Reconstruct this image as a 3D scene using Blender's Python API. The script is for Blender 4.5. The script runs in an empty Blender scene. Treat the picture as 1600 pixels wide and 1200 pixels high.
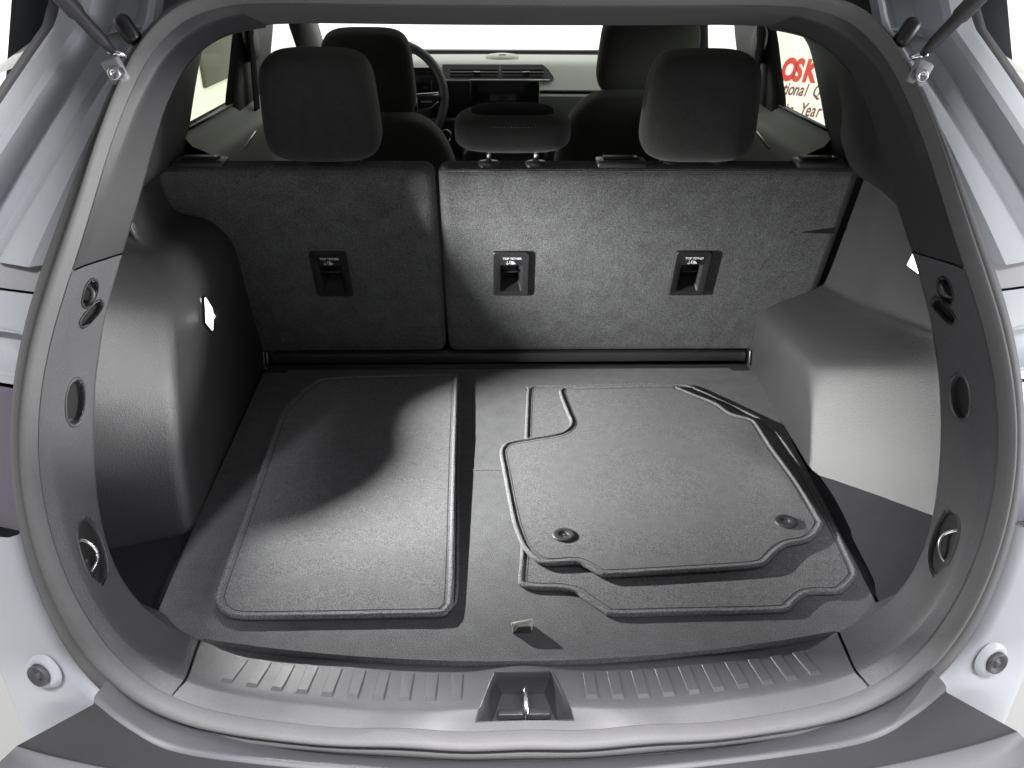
import bpy, bmesh, math, random
from mathutils import Vector, Matrix
from mathutils.geometry import delaunay_2d_cdt
random.seed(4)
scn = bpy.context.scene
COL = scn.collection
R = math.radians

# ------------------------------------------------------------------ camera
cd = bpy.data.cameras.new('camera'); cam = bpy.data.objects.new('camera', cd); COL.objects.link(cam)
c_r = Vector((0.99975879, -0.02135047, 0.00514893)); c_u = Vector((0.00546367, 0.46885147, 0.88326012)); c_f = Vector((0.0212721, 0.88301894, -0.46885503))
M = Matrix.Identity(4)
for i in range(3):
    M[i][0] = c_r[i]; M[i][1] = c_u[i]; M[i][2] = -c_f[i]
M[0][3], M[1][3], M[2][3] = -0.0346, -0.7655, 0.8178
cam.matrix_world = M
cd.sensor_width = 36; cd.lens = 1258 / 1600 * 36; cd.clip_start = 0.02; cd.clip_end = 200
scn.camera = cam

# ------------------------------------------------------------------ light and exposure
w = bpy.data.worlds.new('World'); scn.world = w; w.use_nodes = True
wb = w.node_tree.nodes['Background']; wb.inputs[0].default_value = (1.0, 1.0, 0.985, 1); wb.inputs[1].default_value = 1.6
scn.view_settings.view_transform = 'Standard'; scn.view_settings.look = 'None'
scn.view_settings.exposure = 0; scn.view_settings.gamma = 1; scn.view_settings.use_curve_mapping = False

def area(name, loc, target, sx, sy, power, col=(1, 1, 1)):
    l = bpy.data.lights.new(name, 'AREA'); l.shape = 'RECTANGLE'; l.size = sx; l.size_y = sy; l.energy = power; l.color = col
    o = bpy.data.objects.new(name, l); COL.objects.link(o); o.location = loc
    o.rotation_euler = (Vector(target) - Vector(loc)).to_track_quat('-Z', 'Y').to_euler()
    return o
area('ceiling_light', (0.0, -1.25, 2.28), (0, -0.3, 0.0), 2.0, 0.16, 480, (0.98, 0.965, 1.0))
area('window_light', (3.0, -0.9, 0.55), (-0.5, 0.2, 0.3), 1.0, 0.8, 72, (0.96, 0.96, 1.0))

# ------------------------------------------------------------------ materials
MATS = {}
def mat(name, col, rough=0.5, metal=0.0, grain=0.0, gscale=900, colvar=0.0, cscale=40, coat=0.0, spec=0.5, emit=None, estr=0.0, sheen=0.0, col2=None, gdist=0.001, lump=0.0, lscale=14, speck=0.0, sscale=800):
    m = bpy.data.materials.new(name); m.use_nodes = True; nt = m.node_tree; n = nt.nodes; L = nt.links
    b = n['Principled BSDF']
    b.inputs['Base Color'].default_value = (*col, 1); b.inputs['Roughness'].default_value = rough; b.inputs['Metallic'].default_value = metal
    b.inputs['Specular IOR Level'].default_value = spec; b.inputs['Coat Weight'].default_value = coat; b.inputs['Coat Roughness'].default_value = 0.06
    if sheen: b.inputs['Sheen Weight'].default_value = sheen; b.inputs['Sheen Roughness'].default_value = 0.6
    if emit: b.inputs['Emission Color'].default_value = (*emit, 1); b.inputs['Emission Strength'].default_value = estr
    tc = n.new('ShaderNodeTexCoord')
    if colvar:
        nz = n.new('ShaderNodeTexNoise'); nz.inputs['Scale'].default_value = cscale; nz.inputs['Detail'].default_value = 8; nz.inputs['Roughness'].default_value = 0.7
        L.new(tc.outputs['Object'], nz.inputs['Vector'])
        nf = n.new('ShaderNodeTexNoise'); nf.inputs['Scale'].default_value = gscale; nf.inputs['Detail'].default_value = 3
        L.new(tc.outputs['Object'], nf.inputs['Vector'])
        av = n.new('ShaderNodeMath'); av.operation = 'ADD'; L.new(nz.outputs['Fac'], av.inputs[0]); L.new(nf.outputs['Fac'], av.inputs[1])
        rp = n.new('ShaderNodeValToRGB')
        lo = [max(0, c * (1 - colvar)) for c in col]; hi = [min(1, c * (1 + colvar)) for c in (col2 or col)]
        rp.color_ramp.elements[0].position = 0.35; rp.color_ramp.elements[0].color = (*lo, 1)
        rp.color_ramp.elements[1].position = 0.65; rp.color_ramp.elements[1].color = (*hi, 1)
        h = n.new('ShaderNodeMath'); h.operation = 'MULTIPLY'; h.inputs[1].default_value = 0.5; L.new(av.outputs[0], h.inputs[0])
        L.new(h.outputs[0], rp.inputs[0]); L.new(rp.outputs[0], b.inputs['Base Color'])
    if speck:       # short pile: light and dark fibre tips
        sn = n.new('ShaderNodeTexNoise'); sn.inputs['Scale'].default_value = sscale; sn.inputs['Detail'].default_value = 2; sn.inputs['Roughness'].default_value = 0.7
        L.new(tc.outputs['Object'], sn.inputs['Vector'])
        mr = n.new('ShaderNodeMapRange'); mr.inputs[1].default_value = 0.36; mr.inputs[2].default_value = 0.64; mr.inputs[3].default_value = 1 - speck; mr.inputs[4].default_value = 1 + speck
        L.new(sn.outputs['Fac'], mr.inputs[0])
        mm = n.new('ShaderNodeVectorMath'); mm.operation = 'SCALE'
        L.new(rp.outputs[0], mm.inputs[0]); L.new(mr.outputs[0], mm.inputs['Scale']); L.new(mm.outputs[0], b.inputs['Base Color'])
    if grain:
        ng = n.new('ShaderNodeTexNoise'); ng.inputs['Scale'].default_value = gscale; ng.inputs['Detail'].default_value = 4; ng.inputs['Roughness'].default_value = 0.65
        L.new(tc.outputs['Object'], ng.inputs['Vector'])
        bp = n.new('ShaderNodeBump'); bp.inputs['Strength'].default_value = grain; bp.inputs['Distance'].default_value = gdist
        L.new(ng.outputs['Fac'], bp.inputs['Height']); L.new(bp.outputs[0], b.inputs['Normal'])
        if lump:
            nl = n.new('ShaderNodeTexNoise'); nl.inputs['Scale'].default_value = lscale; nl.inputs['Detail'].default_value = 5; nl.inputs['Roughness'].default_value = 0.6; nl.inputs['Distortion'].default_value = 0.6
            L.new(tc.outputs['Object'], nl.inputs['Vector'])
            b2_ = n.new('ShaderNodeBump'); b2_.inputs['Strength'].default_value = lump; b2_.inputs['Distance'].default_value = 0.01
            L.new(nl.outputs['Fac'], b2_.inputs['Height']); L.new(b2_.outputs[0], bp.inputs['Normal'])
    MATS[name] = m; return m
mat('plastic', (0.048, 0.048, 0.051), 0.46, grain=0.6, gscale=380, colvar=0.1, cscale=9)
mat('plastic_gloss', (0.040, 0.040, 0.042), 0.36, grain=0.5, gscale=650, colvar=0.08, cscale=7)
mat('plastic_dark', (0.022, 0.022, 0.024), 0.5, grain=0.3, gscale=700)
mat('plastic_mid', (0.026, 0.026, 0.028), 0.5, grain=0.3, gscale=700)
mat('plastic_black', (0.012, 0.012, 0.013), 0.35, grain=0.1, gscale=500)
mat('hood_black', (0.004, 0.004, 0.004), 0.9, spec=0.0)
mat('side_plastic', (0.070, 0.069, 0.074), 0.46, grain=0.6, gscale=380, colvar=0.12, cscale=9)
mat('sill_plastic', (0.080, 0.080, 0.084), 0.45, grain=0.3, gscale=800, colvar=0.12, cscale=25)
mat('rubber', (0.105, 0.104, 0.104), 0.62, grain=0.2, gscale=500, colvar=0.1, cscale=12)
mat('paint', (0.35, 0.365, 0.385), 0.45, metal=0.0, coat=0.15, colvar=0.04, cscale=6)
mat('lamp_side_purple', (0.11, 0.10, 0.125), 0.3, coat=0.5)  # darker purple-grey, used on the tail lamp sides
mat('bumper_plastic', (0.060, 0.060, 0.065), 0.55, grain=0.2, gscale=900, colvar=0.1, cscale=15)
mat('bumper_dark', (0.018, 0.018, 0.020), 0.6, grain=0.25, gscale=900, colvar=0.1, cscale=15)
mat('carpet', (0.125, 0.125, 0.129), 1.0, grain=0.35, gscale=700, colvar=0.22, cscale=30, spec=0.0, sheen=0.1, gdist=0.0015, speck=0.42, sscale=620)
mat('seat_carpet', (0.122, 0.123, 0.126), 1.0, grain=0.5, gscale=420, colvar=0.30, cscale=26, spec=0.0, sheen=0.12, gdist=0.002, lump=0.16, lscale=26, speck=0.45, sscale=520)
mat('mat_carpet', (0.140, 0.140, 0.143), 1.0, grain=0.4, gscale=800, colvar=0.16, cscale=60, spec=0.0, sheen=0.12, gdist=0.0015, speck=0.48, sscale=700)
mat('piping', (0.165, 0.165, 0.17), 1.0, grain=0.5, gscale=600, colvar=0.2, cscale=200, spec=0.0, gdist=0.0015, speck=0.4, sscale=600)
mat('thread', (0.03, 0.03, 0.032), 0.9)
mat('floor_side', (0.05, 0.049, 0.054), 0.8, grain=0.3, gscale=500, colvar=0.12, cscale=20, spec=0.2)
mat('fabric', (0.036, 0.037, 0.035), 0.9, grain=0.7, gscale=500, colvar=0.25, cscale=50, spec=0.15, sheen=0.2, lump=0.12, lscale=16)
mat('fabric_dark', (0.018, 0.018, 0.019), 0.9, grain=0.5, gscale=600, spec=0.1)
mat('chrome', (0.75, 0.75, 0.74), 0.18, metal=1.0)
mat('steel', (0.55, 0.55, 0.56), 0.32, metal=1.0)
mat('white_print', (0.85, 0.85, 0.85), 0.6)
mat('dash', (0.55, 0.58, 0.53), 0.65, grain=0.2, gscale=300)
mat('dash_lower', (0.36, 0.40, 0.37), 0.65, grain=0.2, gscale=300)
mat('screen', (0.008, 0.009, 0.012), 0.12)
mat('cream', (0.62, 0.62, 0.56), 0.6)
mat('lens_lit', (0.9, 0.9, 0.9), 0.3, emit=(1, 1, 0.98), estr=14)
mat('lens_lit_right', (0.9, 0.9, 0.9), 0.3, emit=(1, 1, 0.98), estr=6)
mat('wall', (0.78, 0.79, 0.75), 0.8, grain=0.1, gscale=60)
mat('lamp_grey', (0.28, 0.28, 0.28), 0.5)
mat('room_grey', (0.17, 0.17, 0.17), 0.8)
mat('red_letters', (0.55, 0.035, 0.03), 0.6)
mat('script_letters', (0.16, 0.035, 0.04), 0.6)
mat('brown_panel', (0.06, 0.055, 0.04), 0.6)
mat('showroom_floor', (0.36, 0.36, 0.35), 0.35, colvar=0.06, cscale=3)
mat('strap', (0.35, 0.34, 0.31), 0.85, grain=0.6, gscale=400)
mat('strap_dark', (0.035, 0.033, 0.03), 0.85, grain=0.6, gscale=400)
mat('wheel_plastic', (0.044, 0.044, 0.046), 0.38, grain=0.85, gscale=480, gdist=0.001, colvar=0.08, cscale=7, spec=0.75)
mat('roof_fabric', (0.5, 0.5, 0.47), 0.9, grain=0.3, gscale=400)
mat('door_trim', (0.48, 0.49, 0.44), 0.6)
mat('headliner', (0.05, 0.048, 0.047), 0.9, grain=0.4, gscale=400)
def glassmat(name, tint, refl=0.03):
    m = bpy.data.materials.new(name); m.use_nodes = True; nt = m.node_tree; n = nt.nodes; L = nt.links
    n.remove(n['Principled BSDF']); o = n['Material Output']
    t = n.new('ShaderNodeBsdfTransparent'); t.inputs[0].default_value = (*tint, 1)
    g = n.new('ShaderNodeBsdfGlossy'); g.inputs['Roughness'].default_value = 0.02
    mx = n.new('ShaderNodeMixShader'); mx.inputs[0].default_value = refl
    L.new(t.outputs[0], mx.inputs[1]); L.new(g.outputs[0], mx.inputs[2]); L.new(mx.outputs[0], o.inputs[0])
    MATS[name] = m
glassmat('glass_tint', (0.90, 0.93, 0.84)); glassmat('glass_clear', (0.97, 0.99, 0.96))

# ------------------------------------------------------------------ mesh helpers
def obj(name, V, F, m, parent=None, smooth=True, kind=None, label=None, cat=None, group=None, auto=None):
    me = bpy.data.meshes.new(name); me.from_pydata([tuple(v) for v in V], [], F); me.update()
    bm = bmesh.new(); bm.from_mesh(me); bmesh.ops.remove_doubles(bm, verts=bm.verts, dist=1e-6); bmesh.ops.recalc_face_normals(bm, faces=bm.faces)
    if smooth:
        for f in bm.faces: f.smooth = True
        if auto:
            for e in bm.edges:
                if len(e.link_faces) == 2 and e.calc_face_angle(0) > R(auto): e.smooth = False
    bm.to_mesh(me); bm.free()
    me.materials.append(MATS[m])
    o = bpy.data.objects.new(name, me); COL.objects.link(o)
    if parent: o.parent = parent
    if kind: o['kind'] = kind
    if label: o['label'] = label
    if cat: o['category'] = cat
    if group: o['group'] = group
    return o
def empty(name, label, cat, loc=(0, 0, 0)):
    o = bpy.data.objects.new(name, None); COL.objects.link(o); o.location = loc; o['label'] = label; o['category'] = cat; return o
class MB:
    def __init__(s): s.V = []; s.F = []
    def add(s, V, F):
        k = len(s.V); s.V += [Vector(v) for v in V]; s.F += [tuple(i + k for i in f) for f in F]; return s
    def grid(s, rows, closed_u=False, closed_v=False, skip=None):
        nr, nc = len(rows), len(rows[0]); V = [p for r in rows for p in r]; F = []
        for i in range(nr if closed_v else nr - 1):
            for j in range(nc if closed_u else nc - 1):
                a = i * nc + j; b = i * nc + (j + 1) % nc; c = ((i + 1) % nr) * nc + (j + 1) % nc; d = ((i + 1) % nr) * nc + j
                if skip and skip((Vector(V[a]) + Vector(V[b]) + Vector(V[c]) + Vector(V[d])) / 4): continue
                F.append((a, b, c, d))
        return s.add(V, F)
    def box(s, c, size, rot=None, bev=0.0, seg=2):
        bm = bmesh.new(); bmesh.ops.create_cube(bm, size=1)
        for v in bm.verts: v.co = Vector((v.co.x * size[0], v.co.y * size[1], v.co.z * size[2]))
        if bev: bmesh.ops.bevel(bm, geom=list(bm.edges), offset=bev, segments=seg, profile=0.5, affect='EDGES')
        mt = Matrix.Translation(Vector(c)) @ (rot.to_4x4() if rot else Matrix.Identity(4))
        bm.verts.index_update()
        V = [mt @ v.co for v in bm.verts]; F = [tuple(v.index for v in f.verts) for f in bm.faces]; bm.free()
        return s.add(V, F)
    def tube(s, pts, rad, n=10, closed=False, cap=True):
        pts = [Vector(p) for p in pts]; N = len(pts); rows = []
        up = Vector((0, 0, 1))
        for i, p in enumerate(pts):
            a = pts[(i - 1) % N] if (closed or i) else p; b = pts[(i + 1) % N] if (closed or i < N - 1) else p
            t = (b - a).normalized()
            if abs(t.dot(up)) > 0.95: ref = Vector((1, 0, 0)) if i == 0 or not rows else last
            else: ref = up
            x = t.cross(ref).normalized(); y = x.cross(t).normalized()
            last = ref
            r = rad[i] if isinstance(rad, (list, tuple)) else rad
            rows.append([p + (x * math.cos(2 * math.pi * k / n) + y * math.sin(2 * math.pi * k / n)) * r for k in range(n)])
        s.grid(rows, closed_u=True, closed_v=closed)
        if cap and not closed:
            k = len(s.V); s.F.append(tuple(range(k - n, k))); s.F.append(tuple(range(k - N * n, k - N * n + n)))
        return s
    def poly(s, pts): return s.add(pts, [tuple(range(len(pts)))])
    def out(s, name, m, parent=None, **kw): return obj(name, s.V, s.F, m, parent, **kw)
def catmull(P, n=6, closed=False):
    P = [Vector(p) for p in P]; N = len(P); out = []
    for i in range(N if closed else N - 1):
        p1, p2 = P[i], P[(i + 1) % N]
        p0 = P[(i - 1) % N] if (closed or i > 0) else p1 * 2 - p2
        p3 = P[(i + 2) % N] if (closed or i < N - 2) else p2 * 2 - p1
        for k in range(n):
            t = k / n
            out.append(0.5 * ((2 * p1) + (p2 - p0) * t + (2 * p0 - 5 * p1 + 4 * p2 - p3) * t * t + (3 * p1 - p0 - 3 * p2 + p3) * t ** 3))
    if not closed: out.append(P[-1])
    return out
def resample(P, n):
    L = [0]
    for a, b in zip(P, P[1:]): L.append(L[-1] + (Vector(b) - Vector(a)).length)
    out = []; j = 0
    for k in range(n):
        d = L[-1] * k / (n - 1)
        while j < len(L) - 2 and L[j + 1] < d: j += 1
        t = (d - L[j]) / max(1e-9, L[j + 1] - L[j]); out.append(Vector(P[j]).lerp(Vector(P[j + 1]), min(1, t)))
    return out
def surf(ctrl, nu=5, nv=5):          # smooth a control grid both ways
    rows = [catmull(r, nu) for r in ctrl]
    cols = [catmull([rows[i][j] for i in range(len(rows))], nv) for j in range(len(rows[0]))]
    return [[cols[j][i] for j in range(len(cols))] for i in range(len(cols[0]))]
def pillow(c, hw, hh, hd, e1=0.35, e2=0.45, taper=0.0, rot=None, n=36, m=22):
    rows = []
    sg = lambda v, e: math.copysign(abs(v) ** e, v)
    for i in range(m + 1):
        ph = -math.pi / 2 + math.pi * i / m; row = []
        for j in range(n):
            th = 2 * math.pi * j / n
            x = sg(math.cos(ph), e1) * sg(math.cos(th), e2); y = sg(math.cos(ph), e1) * sg(math.sin(th), e2); z = sg(math.sin(ph), e1)
            p = Vector((x * hw * (1 + taper * z), y * hd, z * hh))
            row.append(Vector(c) + ((rot @ p) if rot else p))
        rows.append(row)
    return rows

# ------------------------------------------------------------------ the opening: rails in polar form about (0, 0.33) in XZ, every 5 degrees from the bottom
R_OUT = [0.3865, 0.3903, 0.3962, 0.4021, 0.4132, 0.4266, 0.449, 0.4745, 0.5084, 0.5588, 0.6071, 0.6345, 0.6381, 0.6339, 0.6254, 0.6193, 0.6133, 0.6077, 0.6021, 0.5963, 0.5904, 0.5846, 0.5807, 0.5815, 0.5884, 0.5993, 0.6124, 0.6116, 0.5808, 0.5471, 0.522, 0.4988, 0.4811, 0.468, 0.4591, 0.4538, 0.4521]
R_IN = [0.3431, 0.3476, 0.3543, 0.3609, 0.3676, 0.3793, 0.405, 0.4318, 0.4586, 0.4959, 0.5418, 0.5709, 0.5808, 0.5833, 0.5836, 0.5812, 0.5794, 0.5763, 0.5723, 0.5656, 0.5596, 0.5534, 0.5506, 0.5556, 0.5683, 0.5802, 0.5949, 0.5971, 0.5686, 0.5337, 0.5052, 0.4827, 0.4656, 0.4529, 0.4442, 0.4392, 0.4375]
R_LIP = [0.324, 0.327, 0.333, 0.3429, 0.3565, 0.3715, 0.3906, 0.412, 0.439, 0.4746, 0.5173, 0.5563, 0.5714, 0.5774, 0.5769, 0.5739, 0.5708, 0.5677, 0.5639, 0.5578, 0.5505, 0.545, 0.5448, 0.5492, 0.558, 0.5693, 0.5803, 0.5764, 0.5502, 0.5191, 0.4946, 0.4726, 0.4558, 0.4434, 0.4349, 0.4299, 0.4283]
R_EDGE = [0.3305, 0.3351, 0.342, 0.3489, 0.3575, 0.3715, 0.3873, 0.409, 0.4389, 0.4761, 0.5232, 0.5674, 0.5858, 0.5899, 0.5808, 0.568, 0.5562, 0.5473, 0.54, 0.535, 0.5307, 0.5263, 0.5245, 0.5284, 0.5405, 0.5572, 0.5687, 0.5607, 0.5303, 0.4983, 0.472, 0.451, 0.4351, 0.4233, 0.4152, 0.4105, 0.4089]
def smooth_tab(T):
    g = lambda i: T[-i] if i < 0 else (T[2 * (len(T) - 1) - i] if i >= len(T) else T[i])
    return [0.25 * g(i - 1) + 0.5 * g(i) + 0.25 * g(i + 1) for i in range(len(T))]
R_OUT, R_IN, R_LIP, R_EDGE = map(smooth_tab, (R_OUT, R_IN, R_LIP, R_EDGE))
def rad(T, a):
    a = abs(a) / 5; i = int(a); t = a - i
    g = lambda i: T[-i] if i < 0 else (T[2 * (len(T) - 1) - i] if i >= len(T) else T[i])
    p0, p1, p2, p3 = g(i - 1), g(i), g(i + 1), g(i + 2)
    return 0.5 * (2 * p1 + (p2 - p0) * t + (2 * p0 - 5 * p1 + 4 * p2 - p3) * t * t + (3 * p1 - p0 - 3 * p2 + p3) * t ** 3)
def SY(x, z, off=0): zz = max(z, 0); return -0.10 + 0.68 * zz * zz + 0.25 * x * x + off
def rail(T, a, off=0.0):
    r = rad(T, a); x = r * math.sin(R(a)); z = 0.33 - r * math.cos(R(a)); return Vector((x, SY(x, z, off), z))
def SN(p): return Vector((0.5 * p.x, -1, 1.36 * max(p.z, 0))).normalized()
def arange(a, b, s): n = max(1, int(round(abs(b - a) / s))); return [a + (b - a) * i / n for i in range(n + 1)]

CAR = empty('car', 'silver sport utility car with its tailgate open, showing the carpeted cargo area', 'car')

# ------------------------------------------------------------------ surroundings
MB().poly([(-9, -6, -0.74), (9, -6, -0.74), (9, 3.0, -0.74), (-9, 3.0, -0.74)]).out('showroom_floor', 'showroom_floor', kind='structure')
MB().box((0, -0.9, 2.42), (7.2, 5.4, 0.1)).out('unseen_ceiling', 'room_grey', kind='structure')  # unseen, added dark to cut ambient light on the cargo area
MB().box((0, -3.6, 0.8), (7.2, 0.1, 3.2)).out('unseen_wall_rear', 'room_grey', kind='structure')  # added out of view to keep ambient light from behind low
for sx_ in (-1, 1): MB().box((sx_ * 3.6, -2.2, 0.8), (0.1, 2.8, 3.2)).out('unseen_wall_side', 'room_grey', kind='structure')  # unseen dark side pieces, added to block ambient light
SGP, SGA = Vector((2.04, 5.01, 0.064)), R(-33)
SGR = Matrix.Rotation(SGA, 3, 'Z')
wr = MB().box(SGP + SGR @ Vector((0.2, 0.06, 0.5)), (3.4, 0.1, 2.8), rot=SGR, bev=0.005).out('wall_right', 'wall', kind='structure')
wl = MB().box((-2.25, 6.2, 0.6), (0.1, 5.4, 2.8), bev=0.005).out('wall_left', 'wall', kind='structure')
def text_mesh(name, body, size, mtx, m, parent, shear=0.0, ext=0.002, offset=0.0, space=1.0):
    cu = bpy.data.curves.new(name + '_curve', 'FONT'); cu.body = body; cu.size = size; cu.shear = shear; cu.extrude = ext; cu.offset = offset; cu.space_character = space
    t = bpy.data.objects.new(name + '_tmp', cu); COL.objects.link(t)
    bpy.context.view_layer.update(); dg = bpy.context.evaluated_depsgraph_get()
    me = bpy.data.meshes.new_from_object(t.evaluated_get(dg)); bpy.data.objects.remove(t)
    me.name = name; me.transform(mtx); me.materials.clear(); me.materials.append(MATS[m])
    o = bpy.data.objects.new(name, me); COL.objects.link(o); o.parent = parent
    return o
# lettering panel on the right-hand wall, read through the rear side window (text runs towards the rear of the car)
SIGN = empty('wall_sign', 'white wall sign with red lettering seen through the right side window', 'sign', SGP)
def on_sign(px, pz, kx): return SGR.to_4x4() @ Matrix.Translation(Vector((px, -0.0075, pz))) @ Matrix(((kx, 0, 0, 0), (0, 0, -1, 0), (0, 1, 0, 0), (0, 0, 0, 1)))
MB().box((0, 0, 0), (0.70, 0.008, 0.75), rot=SGR, bev=0.002).out('sign_panel', 'wall', SIGN)
x_ = -0.122
for ch, wd in (('O', 0.084), ('S', 0.068), ('K', 0.09)):
    text_mesh('letter', ch, 0.190, on_sign(x_, 0.020, 0.62), 'red_letters', SIGN, 0.22, 0.001, 0.010); x_ += wd
for word, x_, z_, sz, kx in (('ational', -0.128, -0.078, 0.118, 0.60), ('Q', 0.108, -0.078, 0.118, 0.66), ('f', -0.128, -0.198, 0.105, 0.6), ('the', -0.070, -0.194, 0.085, 0.62), ('Year', 0.045, -0.206, 0.125, 0.56)):
    for ch in word:
        o_ = text_mesh('letter', ch, sz, on_sign(x_, z_, kx), 'script_letters', SIGN, 0.38, 0.001, 0.001)
        x_ += max(v.co.length for v in o_.data.vertices) * 0 + {'t': .30, 'i': .22, 'l': .22, 'f': .30, 'r': .36, 'Q': .7, 'Y': .55}.get(ch, .52) * sz * kx
PIC = MB().box((-2.185, 6.05, 0.15), (0.03, 0.85, 0.42), bev=0.004).out('wall_panel', 'brown_panel', label='dark brown panel on the pale wall seen through the left window', cat='panel')

# ------------------------------------------------------------------ weatherstrip
prof = [(0.0, -0.006), (0.02, 0.003), (0.09, 0.008), (0.3, 0.0095), (0.44, 0.008), (0.50, 0.002), (0.54, -0.001), (0.58, 0.003), (0.64, 0.011), (0.73, 0.0155), (0.82, 0.0145), (0.90, 0.009), (0.955, 0.0), (0.98, -0.006)]
rows = []
for a in arange(-180, 180, 1.5)[:-1]:
    o_, i_ = rail(R_OUT, a), rail(R_IN, a); row = []
    for u, h in prof:
        p = o_.lerp(i_, u); p.y = SY(p.x, p.z); row.append(p + SN(p) * h)
    rows.append(row)
MB().grid(rows, closed_v=True).out('weatherstrip', 'rubber', CAR, label='grey rubber seal with two ridges around the tailgate opening')

# ------------------------------------------------------------------ lip trims around the opening
def lip_pt(a, v):           # v 0 = under the seal, 1 = lip crest, 2 = inner edge
    p0 = rail(R_IN, a); p0 = p0 - SN(p0) * 0.004; p1 = rail(R_LIP, a, 0.025); p2 = rail(R_EDGE, a, 0.095)
    if v < 0.8: return p0.lerp(p1, v)
    if v > 1.2: return p1.lerp(p2, v - 1)
    A = p0.lerp(p1, 0.8); B = p1.lerp(p2, 0.2); t = (v - 0.8) / 0.4
    return A * (1 - t) ** 2 + p1 * 2 * t * (1 - t) + B * t * t
VV = [0, 0.25, 0.5, 0.8, 0.87, 0.93, 1.0, 1.07, 1.13, 1.2] + [1.2 + 0.8 * k / 16 for k in range(1, 17)]
class Hole:
    def __init__(s, a, v, ra, rv, depth, tilt=0.0, p=2.6):
        s.c = lip_pt(a, v); s.t = (lip_pt(a + 1, v) - lip_pt(a - 1, v)).normalized()
        w_ = lip_pt(a, v + 0.1) - lip_pt(a, v - 0.1); s.n = s.t.cross(w_).normalized()
        if s.n.y > 0 or s.n.dot(Vector((0, 0, 1))) < -0.6: pass
        if s.n.dot(Vector(M.translation) - s.c) < 0: s.n = -s.n
        s.w = s.n.cross(s.t).normalized()
        if tilt:
            t2 = s.t * math.cos(R(tilt)) + s.w * math.sin(R(tilt)); s.w = s.n.cross(t2).normalized(); s.t = t2
        s.ra, s.rv, s.d, s.p = ra, rv, depth, p
    def inside(s, q, k=1.0):
        d = q - s.c; return (abs(d.dot(s.t)) / (s.ra * k)) ** s.p + (abs(d.dot(s.w)) / (s.rv * k)) ** s.p < 1 and abs(d.dot(s.n)) < 0.03
    def cup(s, name, m, parent, **kw):
        rows = []
        for k, h in ((1.16, -0.001), (1.12, 0.0012), (1.05, 0.002), (0.98, 0.0008), (0.94, -0.003), (0.86, -s.d * 0.8), (0.72, -s.d), (0.35, -s.d), (0.01, -s.d)):
            row = []
            for j in range(40):
                th = 2 * math.pi * j / 40; e = 2 / s.p
                x = math.copysign(abs(math.cos(th)) ** e, math.cos(th)) * s.ra * k; y = math.copysign(abs(math.sin(th)) ** e, math.sin(th)) * s.rv * k
                row.append(s.c + s.t * x + s.w * y + s.n * h)
            rows.append(row)
        return MB().grid(rows, closed_u=True).out(name, m, parent, **kw)
    def at(s, x, y, h): return s.c + s.t * x + s.w * y + s.n * h
SEAM, PSEAM, HEAD = 53, 107.0, 141
def lip_part(name, a0, a1, m, step=0.6, holes=(), **kw):
    rows = [[lip_pt(a, v) for v in VV] + [lip_pt(a, 2) + Vector((math.copysign(0.004, a) if abs(a) > 60 else 0, 0.003, -0.004)), lip_pt(a, 2) + Vector((math.copysign(0.05, a) if abs(a) > 60 else 0, 0.03, -0.03 if abs(a) <= 60 else 0))] for a in arange(a0, a1, step)]
    sk = (lambda q: any(h.inside(q, 1.02) for h in holes)) if holes else None
    return MB().grid(rows, skip=sk).out(name, m, CAR, **kw)
# dark backing seen in the joints
rows = [[lip_pt(a, v) + Vector((0.006 * math.sin(R(a)), 0.004, -0.006 * math.cos(R(a)))) for v in (0, 0.5, 1, 1.5, 2)] for a in list(arange(-146, -50, 3))]
MB().grid(rows).out('trim_backing', 'plastic_black', CAR)
rows = [[lip_pt(a, v) + Vector((0.006 * math.sin(R(a)), 0.004, -0.006 * math.cos(R(a)))) for v in (0, 0.5, 1, 1.5, 2)] for a in list(arange(50, 146, 3))]
MB().grid(rows).out('trim_backing', 'plastic_black', CAR)
for s, nm in ((-1, 'left'), (1, 'right')):
    pull = Hole(s * 90, 1.52, 0.028, 0.014, 0.018, p=2.2)
    hook = Hole(s * 71.5, 1.50, 0.043, 0.023, 0.02, p=2.3)
    bag = Hole(s * 103.2, 1.38, 0.017, 0.011, 0.014, p=2.4)
    slot = Hole(s * 100.4, 1.58, 0.020, 0.0085, 0.02, tilt=(-38 if s < 0 else 38) * 1.0, p=3)
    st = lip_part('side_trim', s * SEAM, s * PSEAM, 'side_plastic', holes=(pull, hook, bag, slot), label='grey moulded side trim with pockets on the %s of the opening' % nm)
    pull.cup('pull_pocket', 'plastic', st); hook.cup('hook_recess', 'plastic_gloss', st); bag.cup('bag_hook_recess', 'plastic_dark', st); slot.cup('slot_recess', 'plastic_dark', st)
    # tie-down ring: base block and bent steel loop
    MB().box(hook.at(-0.006, 0.0, -0.013), (0.018, 0.02, 0.012), rot=Matrix((hook.t, hook.w, hook.n)).transposed(), bev=0.003).out('ring_base', 'steel', st)
    pts = [hook.at(-0.018, -0.011, -0.014), hook.at(-0.020, -0.006, -0.004), hook.at(-0.006, 0.0, 0.003), hook.at(0.010, 0.003, 0.001), hook.at(0.022, -0.006, -0.006), hook.at(0.024, -0.012, -0.014)]
    MB().tube(catmull(pts, 6), 0.0028, 8).out('tie_down_ring', 'chrome', st)
    MB().tube(catmull([bag.at(-0.010, -0.006, -0.008), bag.at(-0.004, -0.001, 0.003), bag.at(0.007, 0.001, 0.004), bag.at(0.011, 0.004, -0.006)], 5), 0.003, 8).out('bag_hook', 'plastic_gloss', st)
    lip_part('pillar_trim', s * (PSEAM + 0.25), s * HEAD, 'plastic_mid', label='dark pillar trim at the upper %s of the opening' % nm)
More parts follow.
